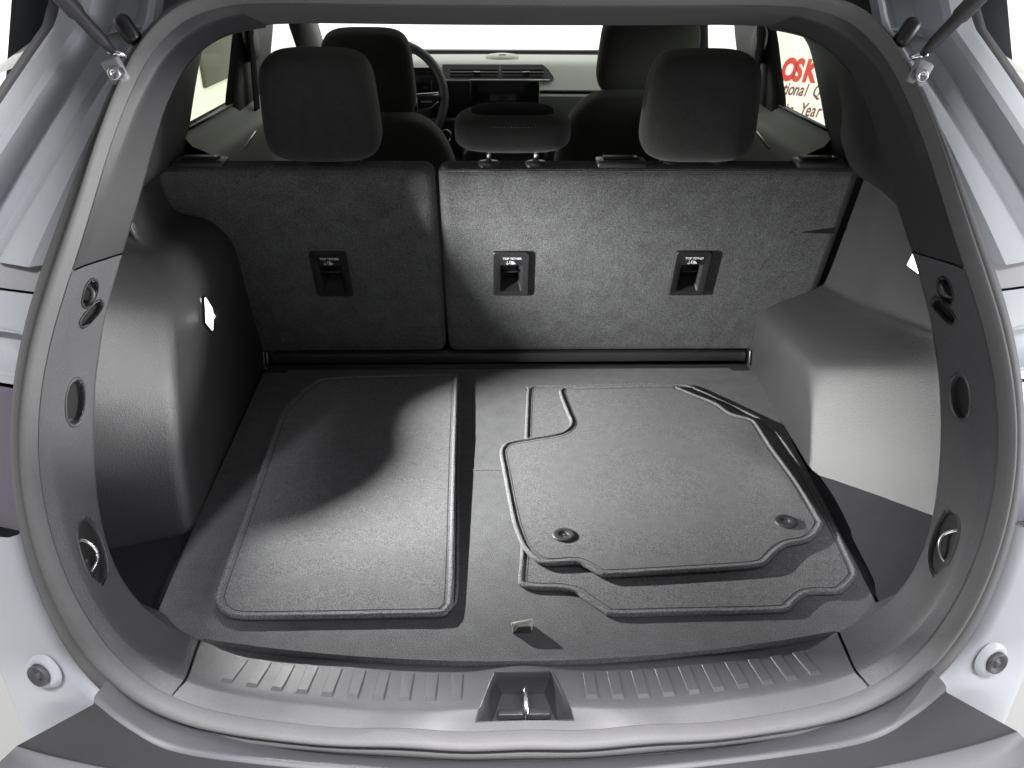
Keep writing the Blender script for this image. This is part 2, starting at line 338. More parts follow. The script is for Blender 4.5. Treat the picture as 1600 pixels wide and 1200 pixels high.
rows = [[lip_pt(a, v) for v in VV] + [lip_pt(a, 2) + Vector((0, 0.05, 0.004))] for a in arange(HEAD, 180, 1.5) + [-x for x in reversed(arange(HEAD, 180, 1.5))][1:]]
MB().grid(rows).out('header_trim', 'headliner', CAR, label='grey padded header trim across the top of the opening')

# ------------------------------------------------------------------ sill plate with striker recess
def sill_pt(x, v):
    a = 0.0
    lo, hi = -60.0, 60.0
    for _ in range(40):
        mid = (lo + hi) / 2
        if lip_pt(mid, v).x < x: lo = mid
        else: hi = mid
    p = lip_pt((lo + hi) / 2, v); p.x = x; return p
def seam_x(v): return lip_pt(SEAM - 0.3, v).x
VT, VB = 1.80, 0.36                    # the recess runs between these two rows
def tx(v): t = (VT - v) / (VT - VB); return 0.037 + 0.017 * min(1, t * 1.3) ** 0.9 + 0.006 * t
SV = [0, 0.18, VB] + [v for v in VV if VB < v < VT] + [VT, 1.87, 1.93, 2.0]
mb = MB()
for s in (-1, 1):
    rows = []
    for v in [v for v in SV if VB <= v <= VT]:
        x0, x1 = tx(v), seam_x(v); rows.append([sill_pt(s * (x0 + (x1 - x0) * k / 40), v) for k in range(41)])
    mb.grid(rows)
for vs in ([v for v in SV if v <= VB], [v for v in SV if v >= VT]):
    mb.grid([[sill_pt(-seam_x(v) + 2 * seam_x(v) * k / 80, v) for k in range(81)] for v in vs])
mb.grid([[sill_pt(-seam_x(2) + 2 * seam_x(2) * k / 80, 2) + d for k in range(81)] for d in (Vector((0, 0, 0)), Vector((0, 0.004, -0.006)), Vector((0, 0.03, -0.03)))])
SILL = mb.out('sill_plate', 'sill_plastic', CAR, label='light grey ribbed sill plate along the bottom of the opening')
# recess walls
tl, tr = sill_pt(-tx(VT), VT), sill_pt(tx(VT), VT)
ring = []
for s, seq in ((-1, [v for v in SV if VB <= v <= VT][::-1]), (1, [v for v in SV if VB <= v <= VT])):
    ring += [sill_pt(s * tx(v), v) for v in seq]
ring = ring  # far edge left -> near left -> near right -> far right
cen = Vector((0, -0.062, -0.045))
def shrink(p, k, dz): return Vector((p.x * k, cen.y + (p.y - cen.y) * k, p.z + dz))
rows = [[p + Vector((0, 0, 0.0012)) + (p - Vector((0, -0.055, p.z))).normalized() * 0.0015 for p in ring], [p + Vector((0, 0, 0.0022)) for p in ring], [shrink(p, 0.965, 0.0005) for p in ring], [shrink(p, 0.93, -0.010) for p in ring],
        [Vector((p.x * 0.78, -0.058 + (p.y + 0.058) * 0.80, -0.026 + (p.z * 0.2))) for p in ring], [Vector((p.x * 0.75, -0.058 + (p.y + 0.058) * 0.76, -0.032)) for p in ring]]
mb = MB().grid(rows, closed_u=True); k = len(mb.V); mb.F.append(tuple(range(k - len(ring), k)))
mb.out('striker_recess', 'plastic_gloss', SILL, auto=50)
MB().box((0, -0.066, -0.024), (0.066, 0.010, 0.010), bev=0.002).out('striker_ledge', 'plastic_gloss', SILL)
MB().tube(catmull([(0.002, -0.042, -0.040), (0.002, -0.041, -0.012), (0.002, -0.046, -0.002), (0.002, -0.056, -0.001), (0.002, -0.070, -0.008), (0.002, -0.077, -0.018), (0.002, -0.077, -0.036)], 6), 0.0036, 10).out('striker', 'chrome', SILL)
rib = None
for s in (-1, 1):
    for k in range(10):
        x = s * (0.0855 + 0.0323 * k); sl = s * 0.0008 * k
        n = 4; top = []
        def rp(dx, v, h): p = sill_pt(x + dx + sl * (v - 1.45) * -2.2, v); return p + Vector((0, 0, h))
        V = [rp(-0.0086, 1.84, -0.0008), rp(0.0086, 1.84, -0.0008), rp(0.0078, 1.12, -0.0008), rp(-0.0078, 1.12, -0.0008),
             rp(-0.0070, 1.78, 0.0010), rp(0.0070, 1.78, 0.0010), rp(0.0062, 1.235, 0.0022), rp(-0.0062, 1.235, 0.0022)]
        F = [(4, 5, 6, 7), (0, 1, 5, 4), (1, 2, 6, 5), (2, 3, 7, 6), (3, 0, 4, 7)]
        obj('rib', V, F, 'sill_plastic', SILL, smooth=False)

# ------------------------------------------------------------------ cargo floor board
def side_x(y, s):
    T = [(-0.2, 0.50), (0.07, 0.512), (0.17, 0.516), (0.277, 0.522), (0.45, 0.530), (0.848, 0.548), (1.0, 0.55)]
    for (a, b), (c, d) in zip(T, T[1:]):
        if y <= c: return s * (b + (d - b) * (y - a) / (c - a))
    return s * 0.55
def cdt_sheet(outline, zf, thick, spacing=0.02):
    n = len(outline); xs = [p[0] for p in outline]; ys = [p[1] for p in outline]
    def ins(x, y):
        c = False; j = n - 1
        for i in range(n):
            xi, yi = outline[i]; xj, yj = outline[j]
            if (yi > y) != (yj > y) and x < (xj - xi) * (y - yi) / (yj - yi) + xi: c = not c
            j = i
        return c
    pts = [Vector(p) for p in outline]
    x = min(xs) + spacing / 2
    while x < max(xs):
        y = min(ys) + spacing / 2
        while y < max(ys):
            q = (x + random.uniform(-.2, .2) * spacing, y + random.uniform(-.2, .2) * spacing)
            if ins(*q) and min((q[0] - a) ** 2 + (q[1] - b) ** 2 for a, b in outline[::2]) > (spacing * 0.45) ** 2: pts.append(Vector(q))
            y += spacing
        x += spacing
    vs, es, fs, *_ = delaunay_2d_cdt(pts, [(i, (i + 1) % n) for i in range(n)], [], 1, 1e-6)
    mb = MB(); nv = len(vs)
    mb.add([(v.x, v.y, zf(v.x, v.y)) for v in vs], [tuple(f) for f in fs])
    top = [(p[0], p[1], zf(*p)) for p in outline]; bot = [(p[0], p[1], zf(*p) - thick) for p in outline]
    mb.grid([top, bot], closed_u=True)
    return mb
front = [sill_pt(x, 2.0) for x in [0.43 - 0.86 * k / 40 for k in range(41)]]
ol = [(p.x, p.y + 0.003) for p in front]
ol = [(0.511, 0.094), (0.475, 0.058), (0.452, 0.040)] + ol + [(-0.452, 0.040), (-0.475, 0.058), (-0.511, 0.094)]
ol += [(side_x(y, -1), y) for y in (0.17, 0.277, 0.36, 0.45, 0.55, 0.65, 0.75, 0.833)] + [(-0.499, 0.833), (-0.494, 0.846), (-0.2, 0.846), (0.2, 0.846), (0.494, 0.846), (0.499, 0.833)]
ol += [(side_x(y, 1), y) for y in (0.833, 0.75, 0.65, 0.55, 0.45, 0.36, 0.277, 0.17)]
def zfloor(x, y):
    return 0.0012 * math.exp(-((y - 0.447) / 0.006) ** 2) - 0.0016 * math.exp(-((y - 0.438) / 0.004) ** 2)
FLOOR = empty('cargo_floor', 'dark grey carpeted cargo floor board under the floor mats', 'floor board')
mb = cdt_sheet([tuple(p) for p in ol], lambda x, y: 0.0, 0.012, 0.03)
mb.out('carpet_board', 'carpet', FLOOR, auto=40)
# folding joint: a slightly raised ridge across the board
MB().tube([(x, 0.445, -0.0028) for x in arange(-0.525, 0.525, 0.05)], 0.0042, 8).out('fold_ridge', 'carpet', FLOOR)
# pull strap: a small folded loop of webbing standing up from the board
pts = catmull([(-0.013, 0.060, -0.004), (-0.0135, 0.058, 0.006), (-0.0125, 0.053, 0.0145), (-0.011, 0.049, 0.0155), (-0.0115, 0.046, 0.011), (-0.012, 0.047, 0.0)], 5)
mb = MB(); mb.grid([[p + Vector((0.027 * k / 4, 0.004 * k / 4, 0.0025 * k / 4)) for k in range(5)] for p in pts])
ps = mb.out('pull_strap', 'strap', FLOOR, label='small folded webbing pull loop')
md = ps.modifiers.new('t', 'SOLIDIFY'); md.thickness = 0.0022
MB().box((0.001, 0.0475, 0.006), (0.024, 0.0012, 0.011), bev=0.0003).out('strap_inner', 'strap_dark', FLOOR)
# hard floor at both sides and under the board
MB().poly([(-0.60, 0.05, -0.014), (-0.40, 0.0, -0.014), (0.40, 0.0, -0.014), (0.60, 0.05, -0.014), (0.72, 0.25, -0.014), (0.72, 0.9, -0.014), (-0.72, 0.9, -0.014), (-0.72, 0.25, -0.014)]).out('floor_tray', 'floor_side', CAR)
for s in (-1, 1):
    ys = (-0.03, 0.03, 0.08, 0.15, 0.234, 0.32, 0.39, 0.435)
    oz = [(0.53, 0.0), (0.56, 0.015), (0.60, 0.03), (0.65, 0.05), (0.650, 0.055), (0.602, 0.032), (0.563, 0.012), (0.537, -0.003)] if s > 0 else [(0.53, -0.003), (0.56, -0.003), (0.60, -0.003), (0.66, -0.003)] + [(0.72, -0.003)] * 4
    mb = MB().grid([[Vector((side_x(y, s) + s * 0.002, y, -0.003)).lerp(Vector((s * q[0], y, q[1])), t) for y, q in zip(ys, oz)] for t in (0, 0.15, 0.35, 0.6, 0.8, 1.0)])
    mb.out('floor_side_cover', 'floor_side', CAR, label='smooth dark floor cover beside the %s edge of the board' % ('left' if s < 0 else 'right'))
# bar across the front of the cargo floor and its end brackets
MB().box((0, 0.872, 0.020), (1.066, 0.022, 0.022), bev=0.003).out('floor_bar', 'plastic', CAR, label='dark plastic bar across the floor below the seatbacks')
for s in (-1, 1):
    MB().box((s * 0.5405, 0.862, 0.022), (0.0035, 0.02, 0.03), rot=Matrix.Rotation(R(-14), 3, 'X'), bev=0.001).box((s * 0.549, 0.866, 0.022), (0.0035, 0.02, 0.03), rot=Matrix.Rotation(R(-14), 3, 'X'), bev=0.001).box((s * 0.545, 0.852, 0.006), (0.012, 0.02, 0.003), bev=0.001).out('bar_bracket', 'steel', CAR)

# ------------------------------------------------------------------ floor mats
def mat_sheet(name, outline, zf, thick, parent, prad=0.0044, inset=0.005, pname='piping', n=5):
    sm = [(p.x, p.y) for p in catmull([Vector((x, y, 0)) for x, y in outline], n, closed=True)]
    N = len(sm); ar = sum(sm[i][0] * sm[(i + 1) % N][1] - sm[(i + 1) % N][0] * sm[i][1] for i in range(N)); sgn = 1 if ar > 0 else -1
    def off(d):
        out = []
        for i in range(N):
            a = Vector(sm[i - 1]); b = Vector(sm[(i + 1) % N]); t = (b - a).normalized(); nrm = Vector((-t.y, t.x)) * sgn
            q = Vector(sm[i]) + nrm * d; out.append((q.x, q.y))
        return out
    mb = cdt_sheet(off(inset * 0.5), zf, thick, 0.022); mb.out(name, 'mat_carpet', parent, auto=45)
    pip = off(prad * 0.6)
    MB().tube([(x, y, zf(x, y) - prad * 0.35) for x, y in pip], prad, 10, closed=True).out(pname, 'piping', parent)
    st = off(prad * 1.6 + 0.0045)
    MB().tube([(x, y, zf(x, y) + 0.0000) for x, y in st], 0.0006, 5, closed=True).out('stitch_line', 'thread', parent)
K_ = 1.0166
MAT_L = [(-0.41, 0.073), (-0.423, 0.09), (-0.429, 0.116), (-0.436, 0.279), (-0.448, 0.554), (-0.45, 0.595), (-0.429, 0.681), (-0.417, 0.714), (-0.394, 0.739), (-0.342, 0.747), (-0.215, 0.755), (-0.122, 0.757), (-0.114, 0.745), (-0.112, 0.71), (-0.106, 0.464), (-0.098, 0.195), (-0.096, 0.091), (-0.101, 0.073), (-0.113, 0.063), (-0.187, 0.062), (-0.317, 0.061), (-0.386, 0.062)]
MAT_TOP = [(0.101, 0.704), (0.105, 0.723), (0.123, 0.732), (0.218, 0.737), (0.341, 0.738), (0.355, 0.726), (0.386, 0.695), (0.418, 0.662), (0.438, 0.619), (0.468, 0.599), (0.478, 0.579), (0.482, 0.526), (0.489, 0.401), (0.493, 0.287), (0.492, 0.265), (0.473, 0.24), (0.45, 0.223), (0.419, 0.213), (0.396, 0.196), (0.375, 0.174), (0.36, 0.166), (0.323, 0.161), (0.202, 0.152), (0.135, 0.148), (0.119, 0.151), (0.101, 0.168), (0.086, 0.177), (0.044, 0.175), (0.026, 0.185), (0.01, 0.21), (0.001, 0.241), (-0.008, 0.294), (-0.021, 0.431), (-0.025, 0.483), (-0.019, 0.505), (-0.003, 0.521), (0.083, 0.548), (0.106, 0.569), (0.114, 0.593), (0.11, 0.623)]
MAT_LOW = [(0.006, 0.227), (0.021, 0.505), (0.034, 0.725), (0.04, 0.748), (0.057, 0.756), (0.112, 0.758), (0.223, 0.763), (0.356, 0.761), (0.386, 0.749), (0.425, 0.703), (0.488, 0.622), (0.504, 0.592), (0.516, 0.525), (0.519, 0.426), (0.519, 0.337), (0.515, 0.259), (0.511, 0.208), (0.507, 0.165), (0.5, 0.146), (0.476, 0.123), (0.459, 0.114), (0.429, 0.114), (0.411, 0.11), (0.391, 0.094), (0.376, 0.081), (0.348, 0.078), (0.212, 0.076), (0.132, 0.075), (0.116, 0.084), (0.091, 0.111), (0.081, 0.122), (0.056, 0.129), (0.019, 0.131), (0.004, 0.138), (-0.0, 0.153)]
MAT_L = [(-0.0346 + (x + 0.0346) * K_, -0.7655 + (y + 0.7655) * K_) for x, y in MAT_L]
FM1 = empty('floor_mat', 'folded grey carpet mat lying on the left half of the cargo floor', 'floor mat', (0, 0, 0)); FM1['group'] = 'loose carpet floor mats'
zu = lambda x, y: 0.0085 + 0.011 * min(1, max(0, (y - 0.10) / 0.45)) + 0.0015 * math.sin(x * 9 + 1) * math.sin(y * 6)
mat_sheet('lower_layer', [(-0.27 + (x + 0.27) * (0.985 if x < -0.27 else 1.035), 0.41 + (y - 0.41) * 0.975 + 0.004) for x, y in MAT_L], lambda x, y: 0.0045, 0.004, FM1, prad=0.003)
mat_sheet('upper_layer', MAT_L, zu, 0.007, FM1)
FM3 = empty('floor_mat', 'lower of the two stacked front mats, mostly hidden, on the right', 'floor mat'); FM3['group'] = 'loose carpet floor mats'
mat_sheet('carpet_sheet', MAT_LOW, lambda x, y: 0.0048, 0.004, FM3, prad=0.0042)
FM2 = empty('floor_mat', 'upper of the two stacked front mats, with two round clips, on the right', 'floor mat'); FM2['group'] = 'loose carpet floor mats'
zt = lambda x, y: 0.0125 + 0.003 * math.exp(-((x - 0.47) / 0.03) ** 2) * math.sin(y * 22) + 0.002 * math.sin(x * 7) * math.cos(y * 8)
mat_sheet('carpet_sheet', MAT_TOP, zt, 0.005, FM2, prad=0.0043)
for i, (x, y) in enumerate(((0.073, 0.242), (0.435, 0.271))):
    rows = [[Vector((x + r * math.cos(2 * math.pi * k / 28), y + r * 0.94 * math.sin(2 * math.pi * k / 28), zt(x, y) + h)) for k in range(28)] for r, h in ((0.0185, 0.0), (0.018, 0.0022), (0.0165, 0.003), (0.007, 0.0026), (0.0055, 0.0005), (0.005, -0.004), (0.0001, -0.004))]
    cl = MB().grid(rows, closed_u=True).out('clip', 'plastic', FM2)
    if i == 0: MB().box((x + 0.002, y, zt(x, y)), (0.006, 0.003, 0.005), rot=Matrix.Rotation(0.6, 3, 'Z'), bev=0.001).out('clip_pin', 'chrome', cl)

# ------------------------------------------------------------------ rear seatbacks
S0 = Vector((0, 0.875, 0.027)); SU = Vector((0, -math.sin(R(18)), math.cos(R(18)))); SNm = Vector((0, -math.cos(R(18)), -math.sin(R(18))))
SROT = Matrix((Vector((1, 0, 0)), -SNm, SU)).transposed()
def seatP(x, s, h=0.0): return S0 + Vector((x, 0, 0)) + SU * s + SNm * h
def seatback(x0, x1, name, label):
    L = 0.469; t = 0.045
    o = MB().box(seatP((x0 + x1) / 2, L / 2 - 0.002, -t / 2), (x1 - x0, t, L), rot=SROT, bev=0.020, seg=5).out(name, 'seat_carpet', CAR, label=label)
    return o
SBL = seatback(-0.665, -0.1445, 'rear_seatback', 'narrow left rear seatback covered in dark carpet')
SBR = seatback(-0.1385, 0.655, 'rear_seatback', 'wide right rear seatback covered in grey carpet')
# flat black plate for the shade inside the wide seatback's belt slot
V = [seatP(0.576, 0.327, 0.0012), seatP(0.60, 0.332, 0.0012), seatP(0.640, 0.338, 0.0012), seatP(0.640, 0.324, 0.0012), seatP(0.60, 0.325, 0.0012)]
mb = MB().poly(V).poly([v - SNm * 0.01 for v in V]); mb.grid([V, [v - SNm * 0.01 for v in V]], closed_u=True)
mb.out('belt_slot_shade', 'plastic_black', SBR, smooth=False)
# edge seam lines on the carpet
for sb, x0, x1 in ((SBL, -0.66, -0.15), (SBR, -0.133, 0.65)):
    MB().tube([seatP(x, 0.464, 0.0002) for x in arange(x0, x1, 0.1)], 0.0011, 6).out('top_seam', 'seat_carpet', sb)

def cut(o, cutter):
    m_ = o.modifiers.new('cut', 'BOOLEAN'); m_.operation = 'DIFFERENCE'; m_.object = cutter; m_.solver = 'EXACT'
    bpy.context.view_layer.update(); dg = bpy.context.evaluated_depsgraph_get()
    me = bpy.data.meshes.new_from_object(o.evaluated_get(dg)); o.modifiers.clear(); bm = bmesh.new(); bm.from_mesh(me)
    for f in bm.faces:
        if f.calc_area() > 0.0015:
            for e in f.edges: e.smooth = False
    bm.to_mesh(me); bm.free()
    me.materials.clear(); me.materials.append(o.data.materials[0]); o.data = me
    bpy.data.objects.remove(cutter)
for x_, sb in ((-0.3675, SBL), (0.0, SBR), (0.370, SBR)):
    cut(sb, MB().box(seatP(x_, 0.226, -0.01), (0.068, 0.09, 0.106), rot=SROT).out('cutter', 'thread', smooth=False))
def anchor(x):
    A = bpy.data.objects.new('tether_anchor', None); COL.objects.link(A); A.parent = CAR
    cs = 0.226
    def P(dx, ds, h): return seatP(x + dx, cs + ds, h)
    def rr(hw, s0, s1, r, h, n=6):
        pts = []
        for cx, cy, a0 in ((hw - r, s1 - r, 0), (-hw + r, s1 - r, 90), (-hw + r, s0 + r, 180), (hw - r, s0 + r, 270)):
            for k in range(n + 1):
                a = R(a0 + 90 * k / n); pts.append(P(cx + r * math.cos(a), cy + r * math.sin(a), h))
        return pts
    rows = [rr(0.0375, -0.057, 0.057, 0.007, -0.004), rr(0.0375, -0.057, 0.057, 0.007, 0.004), rr(0.0355, -0.055, 0.055, 0.006, 0.006), rr(0.031, -0.050, 0.0515, 0.005, 0.006), rr(0.0225, -0.045, 0.024, 0.004, 0.004),
            rr(0.0215, -0.044, 0.023, 0.004, 0.001), rr(0.0135, -0.024, 0.019, 0.003, -0.024), rr(0.012, -0.022, 0.018, 0.003, -0.030)]
    mb = MB().grid(rows, closed_u=True); k = len(mb.V); n = len(rows[0]); mb.F.append(tuple(range(k - n, k)))
    mb.out('bezel', 'plastic_dark', A, auto=35)
    MB().tube([P(-0.0205, 0.0005, -0.009), P(-0.010, 0.0, -0.006), P(0.010, 0.0, -0.006), P(0.0205, 0.0005, -0.009)], 0.0024, 8).out('anchor_bar', 'plastic_dark', A)
    m4 = Matrix.Translation(P(-0.0172, 0.0395, 0.0062)) @ Matrix((Vector((1, 0, 0)), SU, SNm)).transposed().to_4x4()
    text_mesh('print', 'TOP TETHER', 0.0067, m4, 'white_print', A, 0, 0.0001, 0.00022, 0.98)
    # anchor-and-seat pictogram
    mb = MB()
    q = lambda dx, ds: P(dx, ds, 0.0065)
    mb.tube([q(-0.008, 0.036), q(-0.008, 0.028)], 0.0005, 5); mb.tube([q(-0.0108, 0.031), q(-0.0098, 0.0285), q(-0.008, 0.0278), q(-0.0062, 0.0285), q(-0.0052, 0.031)], 0.0005, 5)
    mb.tube([q(-0.0025, 0.037), q(-0.0035, 0.0305), q(-0.001, 0.0278), q(0.005, 0.0276)], 0.0006, 5)
    mb.poly([P(0.0, 0.0365, 0.0066), P(0.004, 0.0355, 0.0066), P(0.0085, 0.030, 0.0066), P(0.0085, 0.0284, 0.0066), P(0.001, 0.0284, 0.0066), P(-0.001, 0.032, 0.0066)])
    mb.out('pictogram', 'white_print', A)
    return A
for x, lb in ((-0.3675, 'tether anchor in the dark left seatback'), (0.0, 'tether anchor nearest the middle'), (0.370, 'rightmost tether anchor, half in light')):
    anchor(x)['label'] = lb

# headrests
def headrest(x, y, z, hw, hh, hd, label, m='fabric', taper=0.0, e1=0.42, e2=0.6, posts=(-0.045, 0.045), pz=0.478):
    h = MB().grid(pillow((x, y, z), hw, hh, hd, e1, e2, taper, rot=Matrix.Rotation(R(8), 3, 'X')), closed_u=True).out('headrest', m, CAR, label=label)
    for p in posts:
        MB().tube([(x + p, y + 0.004, pz), (x + p, y + 0.004, z - hh * 0.8)], 0.0045, 10).out('post', 'chrome', h)
        rows = [[Vector((x + p + r * 1.5 * math.cos(2 * math.pi * k / 20), y + 0.004 + r * math.sin(2 * math.pi * k / 20), pz + hgt)) for k in range(20)] for r, hgt in ((0.013, -0.004), (0.013, 0.004), (0.011, 0.006), (0.005, 0.0065))]
        MB().grid(rows, closed_u=True).out('post_guide', 'plastic_gloss', h)
    return h
headrest(-0.345, 0.755, 0.580, 0.103, 0.094, 0.055, 'dark left rear headrest in front of the driver seat', taper=-0.06, pz=0.477)
headrest(0.341, 0.755, 0.580, 0.103, 0.094, 0.055, 'right rear headrest, lower edge in light', taper=-0.06, pz=0.477)
hc = headrest(0.0, 0.745, 0.5415, 0.105, 0.034, 0.058, 'low middle rear headrest on two steel posts', e1=0.6, e2=0.55, posts=(-0.044, 0.044), pz=0.477)
rows = pillow((0.0, 0.752, 0.557), 0.082, 0.0235, 0.045, 0.6, 0.6, rot=Matrix.Rotation(R(8), 3, 'X'))
MB().grid(rows, closed_u=True).out('top_panel', 'fabric_dark', hc)
for k in range(26):
    t = k / 25; x = -0.075 + 0.15 * t; yy = 0.694 + 0.02 * (abs(t - 0.5) * 2) ** 4
    p = Vector((x, yy - 0.006, 0.5540 + 0.012 * (abs(t - 0.5) * 2) ** 5))
    MB().box(p, (0.0035, 0.0014, 0.0014), bev=0.0004).out('stitch', 'piping', hc)
# seat-release and belt bezels on top of the seatbacks
for x0, x1, nm in ((0.157, 0.249, SBR), (0.53, 0.622, SBR), (-0.622, -0.53, SBL)):
    c = Vector(((x0 + x1) / 2, 0.754, 0.4790))
    b = MB().box(c, (x1 - x0, 0.048, 0.012), bev=0.004).out('release_bezel', 'plastic_gloss', nm)
    MB().box(c + Vector((0, 0.006, 0.007)), ((x1 - x0) * 0.72, 0.026, 0.006), bev=0.002).out('release_handle', 'plastic_dark', nm)
    MB().box(c + Vector(((x1 - x0) * 0.3, 0.0, 0.009)), (0.006, 0.01, 0.006), bev=0.002).out('release_button', 'steel', nm)

# ------------------------------------------------------------------ wheel house trims
def fillet_path(P, ci, r, n=40):
    P = [Vector(p) for p in P]; out = P[:ci]
    c = P[ci]; a = c + (P[ci - 1] - c).normalized() * r; b = c + (P[ci + 1] - c).normalized() * r
    out += [a * (1 - t) ** 2 + c * 2 * t * (1 - t) + b * t * t for t in [k / 8 for k in range(9)]]
    out += P[ci + 1:]
    # equal columns: rear part, fillet, front part
    ra = resample(out[:ci + 1], 12); rf = out[ci:ci + 9]; rb = resample(out[ci + 8:], 26)
    return ra[:-1] + rf + rb[1:]
def wl_row(z, xc, yc, xb, yb, zb, out_=0.0, r=0.022):
    ex = Vector((xb - xc, yb - yc, zb - z)) * 0.9
    return fillet_path([(xb + ex.x, yb + ex.y, zb + ex.z), (xb, yb, zb), (xc, yc, z), (-0.538 - out_, 0.56, z), (-0.552 - out_, 0.85, z), (-0.556 - out_, 0.99, z)], 2, r)
ctrl = [wl_row(-0.012, -0.5225, 0.276, -0.620, 0.243, -0.010), wl_row(0.05, -0.521, 0.286, -0.616, 0.246, 0.055), wl_row(0.12, -0.523, 0.303, -0.608, 0.252, 0.13), wl_row(0.20, -0.528, 0.335, -0.604, 0.270, 0.22), wl_row(0.25, -0.534, 0.366, -0.603, 0.296, 0.275),
        wl_row(0.30, -0.542, 0.408, -0.606, 0.335, 0.335), wl_row(0.33, -0.552, 0.440, -0.612, 0.365, 0.368, 0.008), wl_row(0.352, -0.570, 0.475, -0.625, 0.40, 0.392, 0.022), wl_row(0.37, -0.60, 0.52, -0.65, 0.45, 0.41, 0.045), wl_row(0.385, -0.65, 0.56, -0.69, 0.52, 0.42, 0.09), wl_row(0.42, -0.668, 0.58, -0.70, 0.55, 0.455, 0.105), wl_row(0.50, -0.672, 0.59, -0.702, 0.56, 0.53, 0.108)]
cols = [catmull([r[j] for r in ctrl], 5) for j in range(len(ctrl[0]))]
LAMPL = Vector((-0.536, 0.540, 0.262))
WHL = MB().grid([[c[i] for c in cols] for i in range(len(cols[0]))]).out('wheel_house_trim', 'wheel_plastic', CAR, label='tall grained wheel house cover on the left with a lit lamp')
def wr_row(P, r=0.026): return fillet_path(P, 2, r)
def wr_(s1, c, xs, zs, r):
    s1 = Vector(s1); c = Vector(c); s0 = s1 + (s1 - c) * 0.6
    return wr_row([s0, s1, c, (xs[0], 0.68, zs[0]), (xs[1], 0.86, zs[1]), (xs[2], 0.99, zs[2])], r)
ctrl = [wr_((0.6425, 0.229, 0.044), (0.5325, 0.431, -0.012), (0.540, 0.547, 0.55), (-0.012, -0.012, -0.012), 0.006),
        wr_((0.652, 0.272, 0.11), (0.539, 0.468, 0.046), (0.537, 0.544, 0.547), (0.045, 0.05, 0.05), 0.007),
        wr_((0.660, 0.311, 0.166), (0.5445, 0.502, 0.092), (0.534, 0.541, 0.545), (0.095, 0.095, 0.09), 0.010),
        wr_((0.667, 0.343, 0.212), (0.549, 0.530, 0.131), (0.534, 0.541, 0.545), (0.132, 0.122, 0.115), 0.026),
        wr_((0.671, 0.362, 0.236), (0.556, 0.552, 0.157), (0.541, 0.549, 0.553), (0.155, 0.141, 0.132), 0.045),
        wr_((0.676, 0.378, 0.252), (0.582, 0.570, 0.186), (0.562, 0.568, 0.570), (0.175, 0.157, 0.148), 0.06),
        wr_((0.681, 0.390, 0.264), (0.618, 0.585, 0.214), (0.602, 0.605, 0.608), (0.197, 0.176, 0.168), 0.06),
        wr_((0.686, 0.400, 0.278), (0.650, 0.600, 0.240), (0.648, 0.652, 0.655), (0.224, 0.198, 0.19), 0.03),
        wr_((0.690, 0.408, 0.296), (0.664, 0.610, 0.268), (0.664, 0.664, 0.665), (0.250, 0.222, 0.215), 0.03),
        wr_((0.692, 0.415, 0.39), (0.672, 0.61, 0.37), (0.666, 0.664, 0.665), (0.37, 0.36, 0.35), 0.03),
        wr_((0.692, 0.42, 0.49), (0.672, 0.61, 0.47), (0.664, 0.664, 0.665), (0.47, 0.46, 0.46), 0.03)]
cols = [catmull([r[j] for r in ctrl], 5) for j in range(len(ctrl[0]))]
WHR = MB().grid([[c[i] for c in cols] for i in range(len(cols[0]))]).out('wheel_house_trim', 'wheel_plastic', CAR, label='low shelf-topped wheel house cover on the right, brightly lit below')

